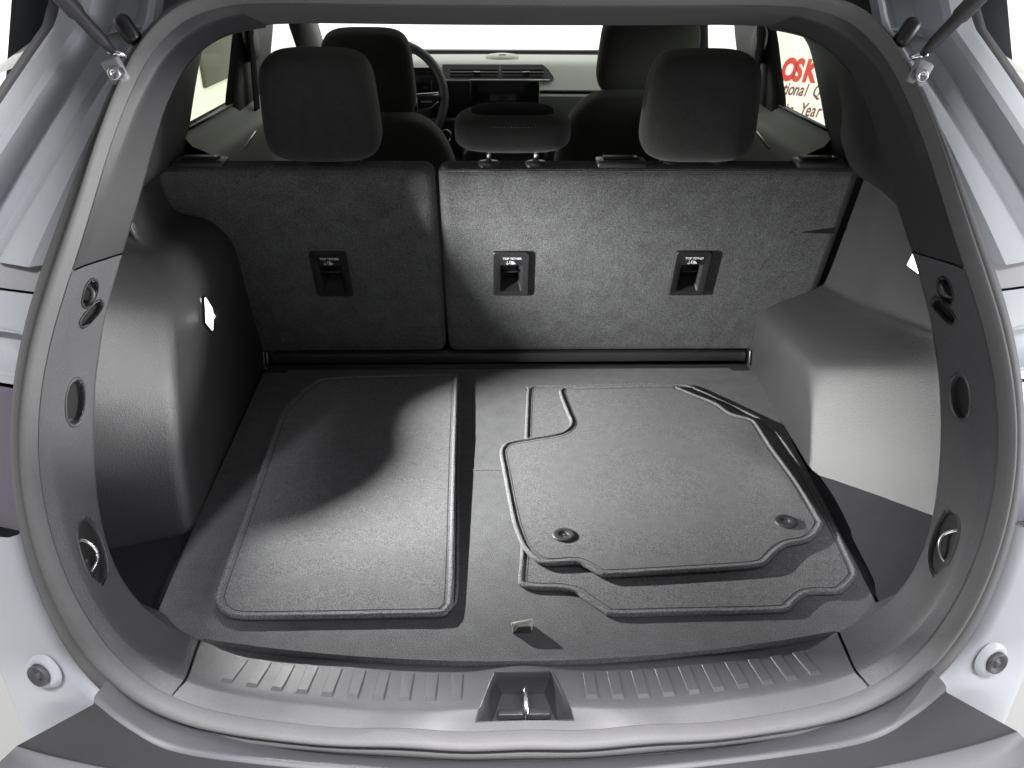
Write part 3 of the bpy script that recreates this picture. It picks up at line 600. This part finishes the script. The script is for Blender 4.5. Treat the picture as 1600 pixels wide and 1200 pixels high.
# upper side walls with the rear door windows, both sides
for s in (-1, 1):
    nm = 'left' if s < 0 else 'right'
    # quarter trim from the pillar edge to the side wall
    aa = [92, 98, 104, 110, 116, 122, 128, 134, 140, 147]
    wp = [(0.70, 0.36, 0.30), (0.69, 0.42, 0.36), (0.68, 0.52, 0.41), (0.67, 0.68, 0.445), (0.662, 0.90, 0.452), (0.66, 0.945, 0.492), (0.66, 1.02, 0.560), (0.66, 1.11, 0.632), (0.655, 1.16, 0.662), (0.63, 1.2, 0.69)]
    rows = []
    for a, p in zip(aa, wp):
        e = lip_pt(s * a, 2); q = Vector((s * p[0], p[1], p[2])); d = q - e
        rows.append([e, e.lerp(q, 0.08) + Vector((s * 0.012, 0, 0)), e.lerp(q, 0.3) + Vector((s * 0.022, 0, 0)), e.lerp(q, 0.65) + Vector((s * 0.014, 0, 0)), q])
    QT = MB().grid(surf(rows, 4, 4)).out('quarter_trim', 'plastic_dark', CAR, label='dark quarter trim behind the rear %s window' % nm)
    # rear door: window surround and panel at X = 0.66 (thin box panels around the opening)
    X0 = s * 0.66
    def quad(pts, nmn, m, lab=None, th=0.012):
        V = [Vector((X0, y, z)) for y, z in pts]; W = [v + Vector((s * th, 0, 0)) for v in V]
        mb = MB().poly(V).poly(W); mb.grid([V, W], closed_u=True); o = mb.out(nmn, m, CAR, smooth=False)
        if lab: o['label'] = lab
        return o
    DOOR = quad([(0.945, 0.500), (1.26, 0.503), (1.33, 0.503), (1.9, 0.506), (1.9, -0.3), (0.85, -0.3), (0.85, 0.452), (0.925, 0.452)], 'rear_door_panel', 'plastic_dark', 'rear door inner panel on the %s side' % nm)
    quad([(1.150, 0.664), (1.22, 0.675), (1.32, 0.70), (1.5, 0.735), (2.2, 0.735), (2.6, 0.60), (2.6, 0.9), (0.3, 0.9), (0.9, 0.75)], 'roof_rail', 'plastic_dark')
    # B pillar, front edge of the rear window
    mb = MB(); rows = []
    for z, y0, y1 in ((0.48, 1.235, 1.62), (0.52, 1.262, 1.64), (0.58, 1.325, 1.67), (0.63, 1.372, 1.72), (0.68, 1.43, 1.76)):
        rows.append([Vector((s * 0.672, y0, z)), Vector((s * 0.655, y0 + 0.004, z)), Vector((s * 0.645, y0 + 0.03, z)), Vector((s * 0.648, (y0 + y1) / 2, z)), Vector((s * 0.655, y1, z)), Vector((s * 0.672, y1 + 0.003, z))])
    MB().grid(rows).out('centre_pillar', 'plastic_dark', CAR)
    # door sill ledge under the glass
    rows = [[Vector((s * x, y, z)) for y in arange(0.90, 1.9, 0.1)] for x, z in ((0.661, 0.5005), (0.655, 0.499), (0.648, 0.490), (0.640, 0.478), (0.622, 0.470), (0.606, 0.462), (0.598, 0.448), (0.60, 0.42), (0.615, 0.38), (0.62, 0.2))]
    MB().grid(rows).out('door_ledge', 'door_trim', DOOR)
    MB().box((s * 0.602, 1.16, 0.440), (0.012, 0.11, 0.008), bev=0.002, rot=Matrix.Rotation(R(8), 3, 'X')).out('door_handle', 'steel', DOOR)
    MB().tube([(s * 0.657, y, 0.503) for y in (0.945, 1.1, 1.25, 1.4)], 0.0028, 6).out('glass_seal', 'plastic_black', DOOR)
    gl = MB().box((s * 0.668, 1.26, 0.61), (0.004, 0.74, 0.26)).out('rear_side_window', 'glass_tint', CAR, smooth=False, label='tinted rear side window on the %s' % nm)
    # front door: lower panel, glass and front pillar
    quad([(1.9, 0.506), (1.95, 0.52), (2.7, 0.50), (2.7, -0.3), (1.9, -0.3)], 'front_door_panel', 'plastic_dark')
    MB().box((s * 0.668, 2.06, 0.61), (0.004, 0.60, 0.26)).out('front_side_window', 'glass_clear', CAR, smooth=False)
    rows = [[Vector((s * 0.67, y0, z)), Vector((s * 0.635, y0, z)), Vector((s * 0.615, y0 + 0.10, z)), Vector((s * 0.64, y0 + 0.3, z))] for z, y0 in ((0.48, 2.14), (0.55, 2.06), (0.62, 1.99 if s < 0 else 2.10), (0.70, 1.95 if s < 0 else 2.05))]
    MB().grid(rows).out('front_pillar', 'plastic_dark', CAR)
    # seat belt strap beside the pillar
    MB().box((s * 0.63, 1.36, 0.45), (0.003, 0.045, 0.5), rot=Matrix.Rotation(R(-12), 3, 'X'), bev=0.001).out('seat_belt', 'fabric_dark', CAR)
    MB().grid(pillow((s * 0.640, 1.43, 0.625), 0.012, 0.045, 0.05, 0.7, 0.8), closed_u=True).out('belt_guide', 'plastic_dark', CAR)
    # lower hidden inner wall
    MB().grid([[Vector((s * 0.75, y, z)) for y in (0.2, 0.6, 1.0)] for z in (-0.1, 0.2, 0.5)]).out('inner_wall', 'plastic_dark', CAR)

# roof lining, cabin floor, bulkhead
MB().grid(surf([[Vector((x, y, 0.80 - 0.10 * (abs(x) / 0.7) ** 3 + dz)) for x in (-0.70, -0.5, -0.2, 0.2, 0.5, 0.70)] for y, dz in ((0.34, -0.03), (0.8, 0.06), (1.4, 0.09), (1.7, 0.07), (1.85, 0.05))], 3, 3)).out('roof_lining', 'roof_fabric', CAR)
MB().box((0, 1.75, -0.33), (1.5, 1.9, 0.04), bev=0.01).out('cabin_floor', 'fabric_dark', CAR)
MB().box((0, 2.70, 0.08), (1.5, 0.05, 0.8), bev=0.01).out('bulkhead', 'plastic_black', CAR)

# ------------------------------------------------------------------ front seats
def front_seat(cx, top, hz, hhalf, hw, label):
    F_ = bpy.data.objects.new('front_seat', None); COL.objects.link(F_); F_.parent = CAR; F_['label'] = label
    rt = Matrix.Rotation(R(14), 3, 'X')
    MB().grid(pillow((cx, 1.50, top - 0.34), 0.245, 0.36, 0.075, 0.5, 0.55, -0.10, rot=rt, n=44, m=28), closed_u=True).out('backrest', 'fabric', F_)
    MB().grid(pillow((cx + 0.003, 1.455, hz), hw, hhalf, 0.055, 0.42, 0.55, -0.05, rot=rt), closed_u=True).out('head_restraint', 'fabric', F_)
    MB().box((cx, 1.75, -0.02), (0.5, 0.5, 0.16), bev=0.05, seg=4).out('cushion', 'fabric', F_)
    for p in (-0.06, 0.06): MB().tube([(cx + p, 1.46, top - 0.08), (cx + p, 1.455, hz - hhalf * 0.7)], 0.007, 10).out('post', 'chrome', F_)
    return F_
front_seat(-0.36, 0.448, 0.545, 0.112, 0.118, 'dark driver seat in front of the left headrest')
front_seat(0.362, 0.505, 0.600, 0.102, 0.128, 'dark passenger seat in front of the right headrest')

# ------------------------------------------------------------------ dashboard
def dash_strip(name, prof_, m, x0=-0.64, x1=0.64, **kw):
    rows = [[Vector((x, y - 0.03 * (x / 0.64) ** 2, z)) for y, z in prof_] for x in arange(x0, x1, 0.04)]
    return MB().grid(rows).out(name, m, DASH, auto=40, **kw)
DASH = bpy.data.objects.new('dashboard', None); COL.objects.link(DASH); DASH.parent = CAR; DASH['label'] = 'pale grey two-tone dashboard below the bright windscreen'
dash_strip('dash_top', [(2.62, 0.478), (2.5, 0.492), (2.35, 0.503), (2.2, 0.509), (2.12, 0.5125), (2.085, 0.5115), (2.065, 0.505), (2.055, 0.497), (2.022, 0.465), (1.993, 0.4355), (1.996, 0.431)], 'dash')
dash_strip('dash_groove', [(1.997, 0.433), (2.01, 0.428), (1.997, 0.421)], 'plastic_black')
dash_strip('dash_lower', [(1.998, 0.424), (1.989, 0.422), (1.984, 0.417), (1.985, 0.37), (2.02, 0.31), (2.12, 0.25), (2.2, 0.1), (2.3, -0.2)], 'dash_lower')
MB().box((0, 2.57, 0.496), (1.3, 0.05, 0.010), bev=0.003).out('windscreen_base', 'plastic_dark', DASH)
# vent panel
V = [Vector(p) for p in ((-0.20, 2.050, 0.506), (0.128, 2.050, 0.506), (0.146, 2.036, 0.492), (0.163, 2.016, 0.470), (0.150, 2.010, 0.464), (-0.20, 2.010, 0.464))]
W = [v + Vector((0, 0.03, 0)) for v in V]
VP = MB().poly(V).grid([V, W], closed_u=True).out('vent_panel', 'plastic_black', DASH, smooth=False)
for x0, x1 in ((-0.175, -0.02), (-0.005, 0.13)):
    MB().box(((x0 + x1) / 2, 2.026, 0.4855), (x1 - x0, 0.004, 0.0022), bev=0.0006).out('vent_vane', 'steel', VP)
    for zz in (0.477, 0.494): MB().box(((x0 + x1) / 2, 2.026 + (zz - 0.4855), zz), (x1 - x0, 0.004, 0.0014), bev=0.0004).out('vent_vane', 'plastic_dark', VP)
    MB().box(((x0 + x1) / 2 + 0.01, 2.022, 0.4862), (0.022, 0.006, 0.0045), bev=0.0012).out('vent_tab', 'chrome', VP)
MB().box((-0.0125, 2.028, 0.485), (0.006, 0.006, 0.05), rot=Matrix.Rotation(R(-44), 3, 'X'), bev=0.001).out('vent_divider', 'plastic', VP)
MB().tube([(x, 2.008, 0.4640) for x in (-0.2, -0.02, 0.15)], 0.0022, 8).out('vent_trim', 'steel', VP)
MB().box((0.0, 1.980, 0.405), (0.228, 0.016, 0.122), bev=0.003, rot=Matrix.Rotation(R(-6), 3, 'X')).out('touch_screen', 'screen', DASH, label='black blank touch screen in the dashboard')
MB().box((0.1145, 1.973, 0.405), (0.0022, 0.010, 0.122), bev=0.0006, rot=Matrix.Rotation(R(-6), 3, 'X')).out('screen_trim', 'steel', DASH)
MB().box((-0.40, 1.99, 0.440), (0.40, 0.03, 0.13), bev=0.008).out('instrument_panel', 'screen', DASH)
MB().box((-0.17, 1.985, 0.405), (0.13, 0.03, 0.125), bev=0.006).out('switch_panel', 'plastic_black', DASH)
MB().box((-0.17, 1.958, 0.352), (0.10, 0.004, 0.0025), bev=0.0005).out('trim_line', 'chrome', DASH)
MB().tube([(-0.19 + 0.018 * math.cos(t), 1.928, 0.302 + 0.019 * math.sin(t)) for t in arange(0, 2 * math.pi, 0.25)[:-1]], 0.0028, 8, closed=True).out('button_ring', 'chrome', DASH)
MB().box((-0.17, 1.96, 0.295), (0.16, 0.05, 0.12), bev=0.01).out('lower_switch_panel', 'plastic_black', DASH)
MB().box((0.0, 1.9, 0.20), (0.26, 0.5, 0.24), bev=0.03, seg=3).out('centre_console', 'plastic_black', DASH)
rows = [[Vector((-0.003 + 0.058 * r * math.cos(2 * math.pi * k / 32), 2.19 + 0.06 * r * math.sin(2 * math.pi * k / 32), 0.511 + h)) for k in range(32)] for r, h in ((1, -0.002), (0.97, 0.006), (0.85, 0.011), (0.5, 0.014), (0.01, 0.0145))]
MB().grid(rows, closed_u=True).out('centre_speaker', 'cream', DASH)
MB().box((-0.003, 2.16, 0.525), (0.024, 0.02, 0.008), bev=0.003).out('light_sensor', 'white_print', DASH)
# steering wheel
SW = bpy.data.objects.new('steering_wheel', None); COL.objects.link(SW); SW.parent = CAR; SW['label'] = 'dark steering wheel with silver spoke, half hidden by the driver seat'
swc = Vector((-0.362, 1.93, 0.418)); swr = Matrix.Rotation(R(-24), 3, 'X')
MB().tube([swc + swr @ Vector((0.172 * math.cos(t), 0, 0.172 * math.sin(t))) for t in arange(0, 2 * math.pi, 0.12)[:-1]], 0.0145, 12, closed=True).out('wheel_rim', 'plastic', SW)
MB().grid(pillow(swc + Vector((0, 0.01, -0.01)), 0.075, 0.065, 0.03, 0.5, 0.6), closed_u=True).out('hub', 'plastic_dark', SW)
for s in (-1, 1):
    MB().box(swc + Vector((s * 0.115, -0.004, -0.010)), (0.10, 0.018, 0.045), bev=0.006).out('spoke', 'plastic_dark', SW)
    MB().box(swc + Vector((s * 0.118, -0.016, 0.014)), (0.075, 0.006, 0.010), bev=0.002, rot=Matrix.Rotation(R(-4 * s), 3, 'Y')).out('spoke_trim', 'chrome', SW)
    MB().tube([swc + Vector((s * 0.085, -0.016, 0.01)), swc + Vector((s * 0.086, -0.016, -0.035)), swc + Vector((s * 0.13, -0.016, -0.026)), swc + Vector((s * 0.152, -0.016, -0.008))], 0.0022, 6).out('button_frame', 'steel', SW)
    MB().box(swc + Vector((s * 0.115, -0.016, -0.008)), (0.035, 0.003, 0.005), bev=0.001).out('button', 'steel', SW)
MB().box(swc + Vector((0.18, 0.06, 0.01)), (0.02, 0.02, 0.022), bev=0.006, seg=3).out('stalk', 'steel', SW)
# windscreen
rows = [[Vector((x, y - 0.06 * (x / 0.7) ** 2, z)) for x in arange(-0.68, 0.68, 0.08)] for y, z in ((2.64, 0.48), (2.40, 0.62), (2.12, 0.75), (1.85, 0.85))]
MB().grid(rows).out('windscreen', 'glass_clear', CAR, label='windscreen with white daylight behind it')

# ------------------------------------------------------------------ painted body around the opening
def lerp_tab(T, z):
    if z <= T[0][0]: return T[0][1]
    for (a, b), (c, d) in zip(T, T[1:]):
        if z <= c: return b + (d - b) * (z - a) / (c - a)
    return T[-1][1]
def rail_x_at(z):
    lo, hi = 50.0, 134.0
    for _ in range(40):
        m_ = (lo + hi) / 2
        if rail(R_OUT, m_).z < z: lo = m_
        else: hi = m_
    return rail(R_OUT, (lo + hi) / 2).x
FL = [(0.30, 0.752), (1.0, 0.288)]
for s in (-1, 1):
    nm = 'left' if s < 0 else 'right'
    rows = []
    for z in arange(0.4965, 0.86, 0.012):
        zz = min(z, 0.735); xr = rail_x_at(zz) - 0.010; xf = max(lerp_tab(FL, z), xr + 0.014)
        y = lambda x, o: SY(x, z, o)
        P = [(xr, y(xr, 0.006)), (xr + 0.35 * (xf - xr), y(xr, -0.008)), (xf - 0.004, y(xf, -0.012)), (xf + 0.002, y(xf, -0.006)), (xf + 0.010, y(xf, 0.018)), (xf + 0.030, y(xf, 0.038)), (xf + 0.052, y(xf, 0.030)), (xf + 0.064, y(xf, 0.004)), (xf + 0.070, y(xf, -0.010)), (xf + 0.080, y(xf, -0.014)), (xf + 0.108, y(xf, 0.004)), (xf + 0.118, y(xf, 0.012)), (xf + 0.122, y(xf, 0.024)), (xf + 0.128, y(xf, 0.25)), (0.78, y(xf, 0.6))]
        rows.append([Vector((s * a, b, z)) for a, b in P])
    rows = [[p for p in r] for r in rows]
    cols = list(rows)
    BP = MB().grid(rows).out('body_pillar', 'paint', CAR, auto=24, label='silver painted body pillar with drain channel on the %s' % nm)
    # black moulding outside the pillar
    rows = []
    for z in arange(0.4965, 0.86, 0.03):
        xf = max(lerp_tab(FL, z), rail_x_at(min(z, 0.735)) + 0.004); y0 = SY(xf, z, 0.028)
        rows.append([Vector((s * (xf + dx), y0 + dy, z)) for dx, dy in ((0.120, 0.006), (0.127, -0.006), (0.138, -0.004), (0.145, 0.012), (0.150, 0.10))])
    MB().grid(rows).out('side_moulding', 'rubber', BP)
    # lower flange down to the tail lamp, with the lamp pocket and slot
    def flange(z0, z1, m, name, off=0.0, holes=None, xo=0.80, xin=-0.010, par=CAR, lab=None, yo=0.0):
        rows = []
        for z in arange(z0, z1, 0.006):
            xr = rail_x_at(z) + xin; rows.append([Vector((s * (xr + (xo - xr) * t), SY(xr + (xo - xr) * t, z, off + yo * t), z)) for t in [k / 28 for k in range(29)]] + [Vector((s * (xo + a), SY(xo, z, off + yo) + b, z)) for a, b in ((0.012, 0.006), (0.018, 0.03), (0.020, 0.35))])
        o = MB().grid(rows, skip=holes).out(name, m, par)
        if lab: o['label'] = lab
        return o
    sx, sz = s * 0.640, 0.405
    hole = lambda q: abs(q.x - sx) < 0.060 and abs(q.z - sz) < 0.0225
    FG = flange(0.372, 0.4665, 'paint', 'body_flange', off=-0.004, holes=hole)
    c = Vector((sx, SY(0.64, sz, -0.004), sz)); rws = []
    for kx, kz, h in ((0.062, 0.0245, -0.001), (0.060, 0.0225, 0.0), (0.058, 0.0205, 0.004), (0.056, 0.019, 0.02), (0.001, 0.001, 0.021)):
        row = []
        for j in range(32):
            th = 2 * math.pi * j / 32; row.append(Vector((sx + math.copysign(abs(math.cos(th)) ** 0.35, math.cos(th)) * kx, 0, sz + math.copysign(abs(math.sin(th)) ** 0.5, math.sin(th)) * kz)))
        for p in row: p.y = SY(p.x, p.z, -0.004) + h
        rws.append(row)
    MB().grid(rws, closed_u=True).out('lamp_slot', 'paint', FG)
    flange(0.4672, 0.4962, 'lamp_grey', 'lamp_pocket', off=0.001, xo=0.80, xin=-0.006, par=FG)
    flange(0.207, 0.368, 'lamp_side_purple', 'tail_lamp_side', off=-0.004, xo=0.80, lab='dusky tail lamp side beside the %s of the seal' % nm)
    # lower body corner with its bolt
    rows = []
    for z in arange(-0.13, 0.203, 0.008):
        x03 = rail_x_at(-0.028) + 0.002
        xr = rail_x_at(z) + 0.002 if z > -0.028 else x03 + (-0.028 - z) * 0.80
        xe = 0.668 + 0.03 * max(0, z / 0.2)
        P = [(xr, 0.004), (xr + 0.0025, -0.006)] + [(xr + 0.0025 + (xe - xr) * t, -0.012 - 0.018 * t) for t in [k / 12 for k in range(1, 12)]] + [(xe, -0.028), (xe + 0.010, -0.018), (xe + 0.03, 0.02), (xe + 0.08, 0.10), (0.81, 0.20), (0.82, 0.45)]
        rows.append([Vector((s * a, SY(a, z, b), z)) for a, b in P])
    BC = MB().grid(rows).out('body_corner', 'paint', CAR, label='silver lower body corner with a bolt on the %s' % nm)
    bc = Vector((s * 0.6035, SY(0.6035, 0.02, -0.022), 0.022)); nn = Vector((s * 0.30, -1, 0.15)).normalized()
    tx_ = nn.cross(Vector((0, 0, 1))).normalized(); ty_ = nn.cross(tx_).normalized()
    for nmb, m, prf in (('bolt_boss', 'paint', ((0.026, -0.003), (0.021, 0.0025), (0.0175, 0.004), (0.0150, 0.0035))), ('bolt_cap', 'plastic', ((0.0150, 0.004), (0.0148, 0.0095), (0.0130, 0.0105), (0.0100, 0.006), (0.0045, 0.006), (0.004, 0.009), (0.0002, 0.009)))):
        rr_ = [[bc + (tx_ * math.cos(2 * math.pi * k / 30) + ty_ * math.sin(2 * math.pi * k / 30)) * r + nn * h for k in range(30)] for r, h in prf]
        MB().grid(rr_, closed_u=True).out(nmb, m, BC)
    # hinge bracket, ball stud and gas strut
    ball = Vector((s * 0.480, 0.262, 0.716))
    hb = MB().box((s * 0.474, 0.300, 0.738), (0.020, 0.02, 0.036), rot=Matrix.Rotation(R(s * 28), 3, 'Y'), bev=0.008, seg=3).out('hinge_cover', 'plastic_black', CAR)
    MB().box((s * 0.482, 0.262, 0.696), (0.022, 0.010, 0.028), rot=Matrix.Rotation(R(s * 20), 3, 'Y'), bev=0.003).out('strut_bracket', 'lamp_grey', BP)
    b2 = Vector((s * 0.4775, 0.248, 0.6945))
    rr_ = [[b2 + Vector((r * math.cos(2 * math.pi * k / 20), -h, r * math.sin(2 * math.pi * k / 20))) for k in range(20)] for r, h in ((0.0075, -0.01), (0.0075, 0.004), (0.006, 0.005), (0.0035, 0.0045), (0.003, 0.001), (0.0002, 0.001))]
    MB().grid(rr_, closed_u=True).out('bracket_bolt', 'steel', BP)
    d = Vector((s * -0.0, 0, 0)); tip = Vector((s * 0.600, 0.150, 0.945))
    ax = (tip - ball).normalized()
    GS = MB().tube([ball, ball + ax * 0.012, ball + ax * 0.018, ball + ax * 0.05, ball + ax * 0.055, tip], [0.004, 0.006, 0.0072, 0.0078, 0.0100, 0.0100], 16).out('gas_strut', 'plastic_dark', CAR, label='black gas strut at the upper %s corner' % nm)
    MB().tube([ball + Vector((s * -0.012, 0.006, -0.004)), ball + Vector((s * 0.006, -0.002, 0.002))], 0.0036, 10).out('ball_stud', 'chrome', GS)

# bumper: upstand below the seal, dark step pad, bumper face
def sym_curve(P): return [Vector((-x, y, z)) for x, y, z in reversed(P)][:-1] + [Vector(p) for p in P]
c0 = sym_curve([(0, -0.112, -0.054), (0.168, -0.104, -0.055), (0.325, -0.085, -0.052), (0.431, -0.058, -0.040), (0.477, -0.046, -0.016), (0.511, -0.038, 0.030)])
c1 = sym_curve([(0, -0.146, -0.033), (0.168, -0.134, -0.034), (0.325, -0.114, -0.038), (0.431, -0.093, -0.040), (0.484, -0.081, -0.013), (0.521, -0.072, 0.023)])
c2 = sym_curve([(0, -0.19, -0.072), (0.168, -0.175, -0.073), (0.349, -0.128, -0.077), (0.500, -0.096, -0.081), (0.600, -0.071, -0.083), (0.652, -0.056, -0.082)])
c3 = sym_curve([(0, -0.25, -0.11), (0.168, -0.235, -0.11), (0.349, -0.185, -0.113), (0.500, -0.145, -0.115), (0.620, -0.100, -0.118), (0.690, -0.055, -0.12)])
c4 = sym_curve([(0, -0.30, -0.35), (0.168, -0.285, -0.35), (0.349, -0.235, -0.35), (0.500, -0.19, -0.35), (0.640, -0.14, -0.35), (0.73, -0.05, -0.35)])
C = [catmull(c, 8) for c in (c0, c1, c2, c3, c4)]
def lp(a, b, t): return [p.lerp(q, t) for p, q in zip(a, b)]
def dz(a, v): return [p + Vector(v) for p in a]
BU = MB().grid([dz(C[0], (0, 0.01, -0.012)), C[0], lp(C[0], C[1], 0.5), dz(lp(C[0], C[1], 0.9), (0, 0, 0.0015)), dz(C[1], (0, -0.001, 0.001)), dz(C[1], (0, -0.0045, -0.003))]).out('bumper_upstand', 'bumper_plastic', CAR, label='grey bumper upstand just below the seal')
MB().grid([dz(C[1], (0, -0.0045, -0.003)), dz(C[1], (0, -0.0055, -0.005)), lp(dz(C[1], (0, -0.0055, -0.005)), C[2], 0.5), lp(dz(C[1], (0, -0.0055, -0.005)), C[2], 0.95), C[2]]).out('step_pad', 'bumper_dark', CAR, label='dark plastic step pad on the bumper')
MB().grid([C[2], dz(C[2], (0, -0.003, 0.001)), lp(C[2], C[3], 0.5), C[3], lp(C[3], C[4], 0.1), C[4]]).out('bumper_face', 'bumper_plastic', CAR, label='grey bumper face at the bottom edge')

# outer shell that closes the car: roof skin, sides, open tailgate
rows = [[Vector((x, y, z - 0.10 * (abs(x) / 0.78) ** 3)) for x in arange(-0.78, 0.78, 0.13)] for y, z in ((0.36, 0.85), (0.5, 0.91), (1.2, 0.96), (1.6, 0.93), (1.87, 0.88))]
MB().grid(rows).out('roof_skin', 'paint', CAR)
for s in (-1, 1):
    MB().grid([[Vector((s * (0.822 - 0.02 * max(0, z)), y, z)) for y in (0.28, 0.6, 1.2, 2.0, 2.8)] for z in (-0.6, -0.2, 0.2, 0.44)]).out('body_side', 'paint', CAR)
    MB().grid([[Vector((s * 0.74, y, z)) for y, z in q] for q in (((0.40, 0.40), (0.9, 0.40)), ((0.46, 0.62), (0.96, 0.56)), ((0.60, 0.82), (1.12, 0.67)), ((0.62, 0.90), (1.2, 0.90)))]).out('quarter_panel', 'paint', CAR)
MB().grid(surf([[Vector((x, y, z)) for x in (-0.68, -0.3, 0.3, 0.68)] for y, z in ((0.36, 0.87), (0.15, 1.03), (-0.15, 1.15), (-0.45, 1.22), (-0.732, 1.25))], 3, 3)).out('tailgate', 'paint', CAR, label='raised tailgate above the opening')

# ------------------------------------------------------------------ the two lit cargo lamps
def lamp_light(name, loc, energy, rad_, col=(1, 1, 0.98)):
    l = bpy.data.lights.new(name, 'POINT'); l.energy = energy; l.shadow_soft_size = rad_; l.color = col
    o = bpy.data.objects.new(name, l); COL.objects.link(o); o.location = loc; return o
# left lamp: diamond lens on the wheel house cover, its beam trimmed by an added glowing mask
L0 = LAMPL + Vector((0.004, 0, 0))
V = [L0 + Vector(p) for p in ((0.001, -0.003, 0.035), (0.001, 0.019, 0.005), (0.001, 0.003, -0.028), (0.001, -0.019, -0.004))]
lens = MB().poly(V).poly([v - Vector((0.006, 0, 0)) for v in V]).grid([V, [v - Vector((0.006, 0, 0)) for v in V]], closed_u=True).out('lamp_lens', 'lens_lit', WHL, smooth=False, label='small lit diamond-shaped cargo lamp lens')
cb = sum(V, Vector()) / 4
Vb = [cb + (v - cb) * 1.12 - Vector((0.0007, 0, 0)) for v in V]
MB().poly(Vb).grid([Vb, [v - Vector((0.006, 0, 0)) for v in Vb]], closed_u=True).out('lamp_bezel', 'plastic_black', WHL, smooth=False)
LL = L0 + Vector((0.0045, 0, 0))
def disc_light(name, loc, d, energy, size, col=(1, 1, 0.98)):
    l = bpy.data.lights.new(name, 'AREA'); l.shape = 'DISK'; l.size = size; l.energy = energy; l.color = col
    o = bpy.data.objects.new(name, l); COL.objects.link(o); o.location = loc; o.rotation_euler = Vector(d).to_track_quat('-Z', 'Y').to_euler(); return o
disc_light('cargo_lamp_left', LL, (0.86, -0.42, 0.0), 32.0, 0.0014)
def azel(az, el): return Vector((math.cos(R(az)) * math.cos(R(el)), math.sin(R(az)) * math.cos(R(el)), math.sin(R(el))))
ap = [(-74, -26), (-60, -24), (-47, -20.5), (-30, -15), (-15, -6), (0, 1), (6.5, 4), (9, 13), (12, 23), (18, 30), (26, 33), (27, 20), (27, 5), (27, -10), (26, -20), (22, -27), (8, -30), (-10, -29), (-30, -30), (-55, -31), (-74, -31)]
e1 = [LL + azel(*q) * 0.0034 for q in ap]; cax = azel(-15, -17)
e2 = [LL + (azel(*q) + (azel(*q) - cax).normalized() * 0.9).normalized() * 0.0035 for q in ap]
e3 = [LL + (azel(*q) + (azel(*q) - cax).normalized() * 3.0).normalized() * 0.0036 - Vector((0.003, 0, 0)) for q in ap]
mask = MB().grid([e1, e2, e3], closed_u=True).out('beam_mask', 'lens_lit', WHL, smooth=False)  # added emissive mask that shapes the lamp beam, lit like the lens
# right lamp: narrow lens let into the pillar trim, throwing its beam across to the left
V = [Vector(p) for p in ((0.5195, 0.246, 0.4725), (0.5235, 0.226, 0.452), (0.5165, 0.247, 0.4565))]
MB().poly(V).poly([v + Vector((0.004, 0, 0)) for v in V]).grid([V, [v + Vector((0.004, 0, 0)) for v in V]], closed_u=True).out('lamp_lens', 'lens_lit_right', CAR, smooth=False, label='narrow lit lamp lens on the right pillar trim')
sp = bpy.data.lights.new('cargo_lamp_right', 'SPOT'); sp.energy = 60.0; sp.spot_size = R(34); sp.spot_blend = 0.55; sp.shadow_soft_size = 0.004; sp.color = (1, 1, 0.98)
so = bpy.data.objects.new('cargo_lamp_right', sp); COL.objects.link(so); so.location = (0.510, 0.235, 0.455)
so.rotation_euler = Vector((-1.0, 0.07, -0.02)).to_track_quat('-Z', 'Y').to_euler()

# ------------------------------------------------------------------ render settings
scn.render.engine = 'CYCLES'
scn.cycles.max_bounces = 8; scn.cycles.transparent_max_bounces = 8
scn.cycles.sample_clamp_indirect = 6
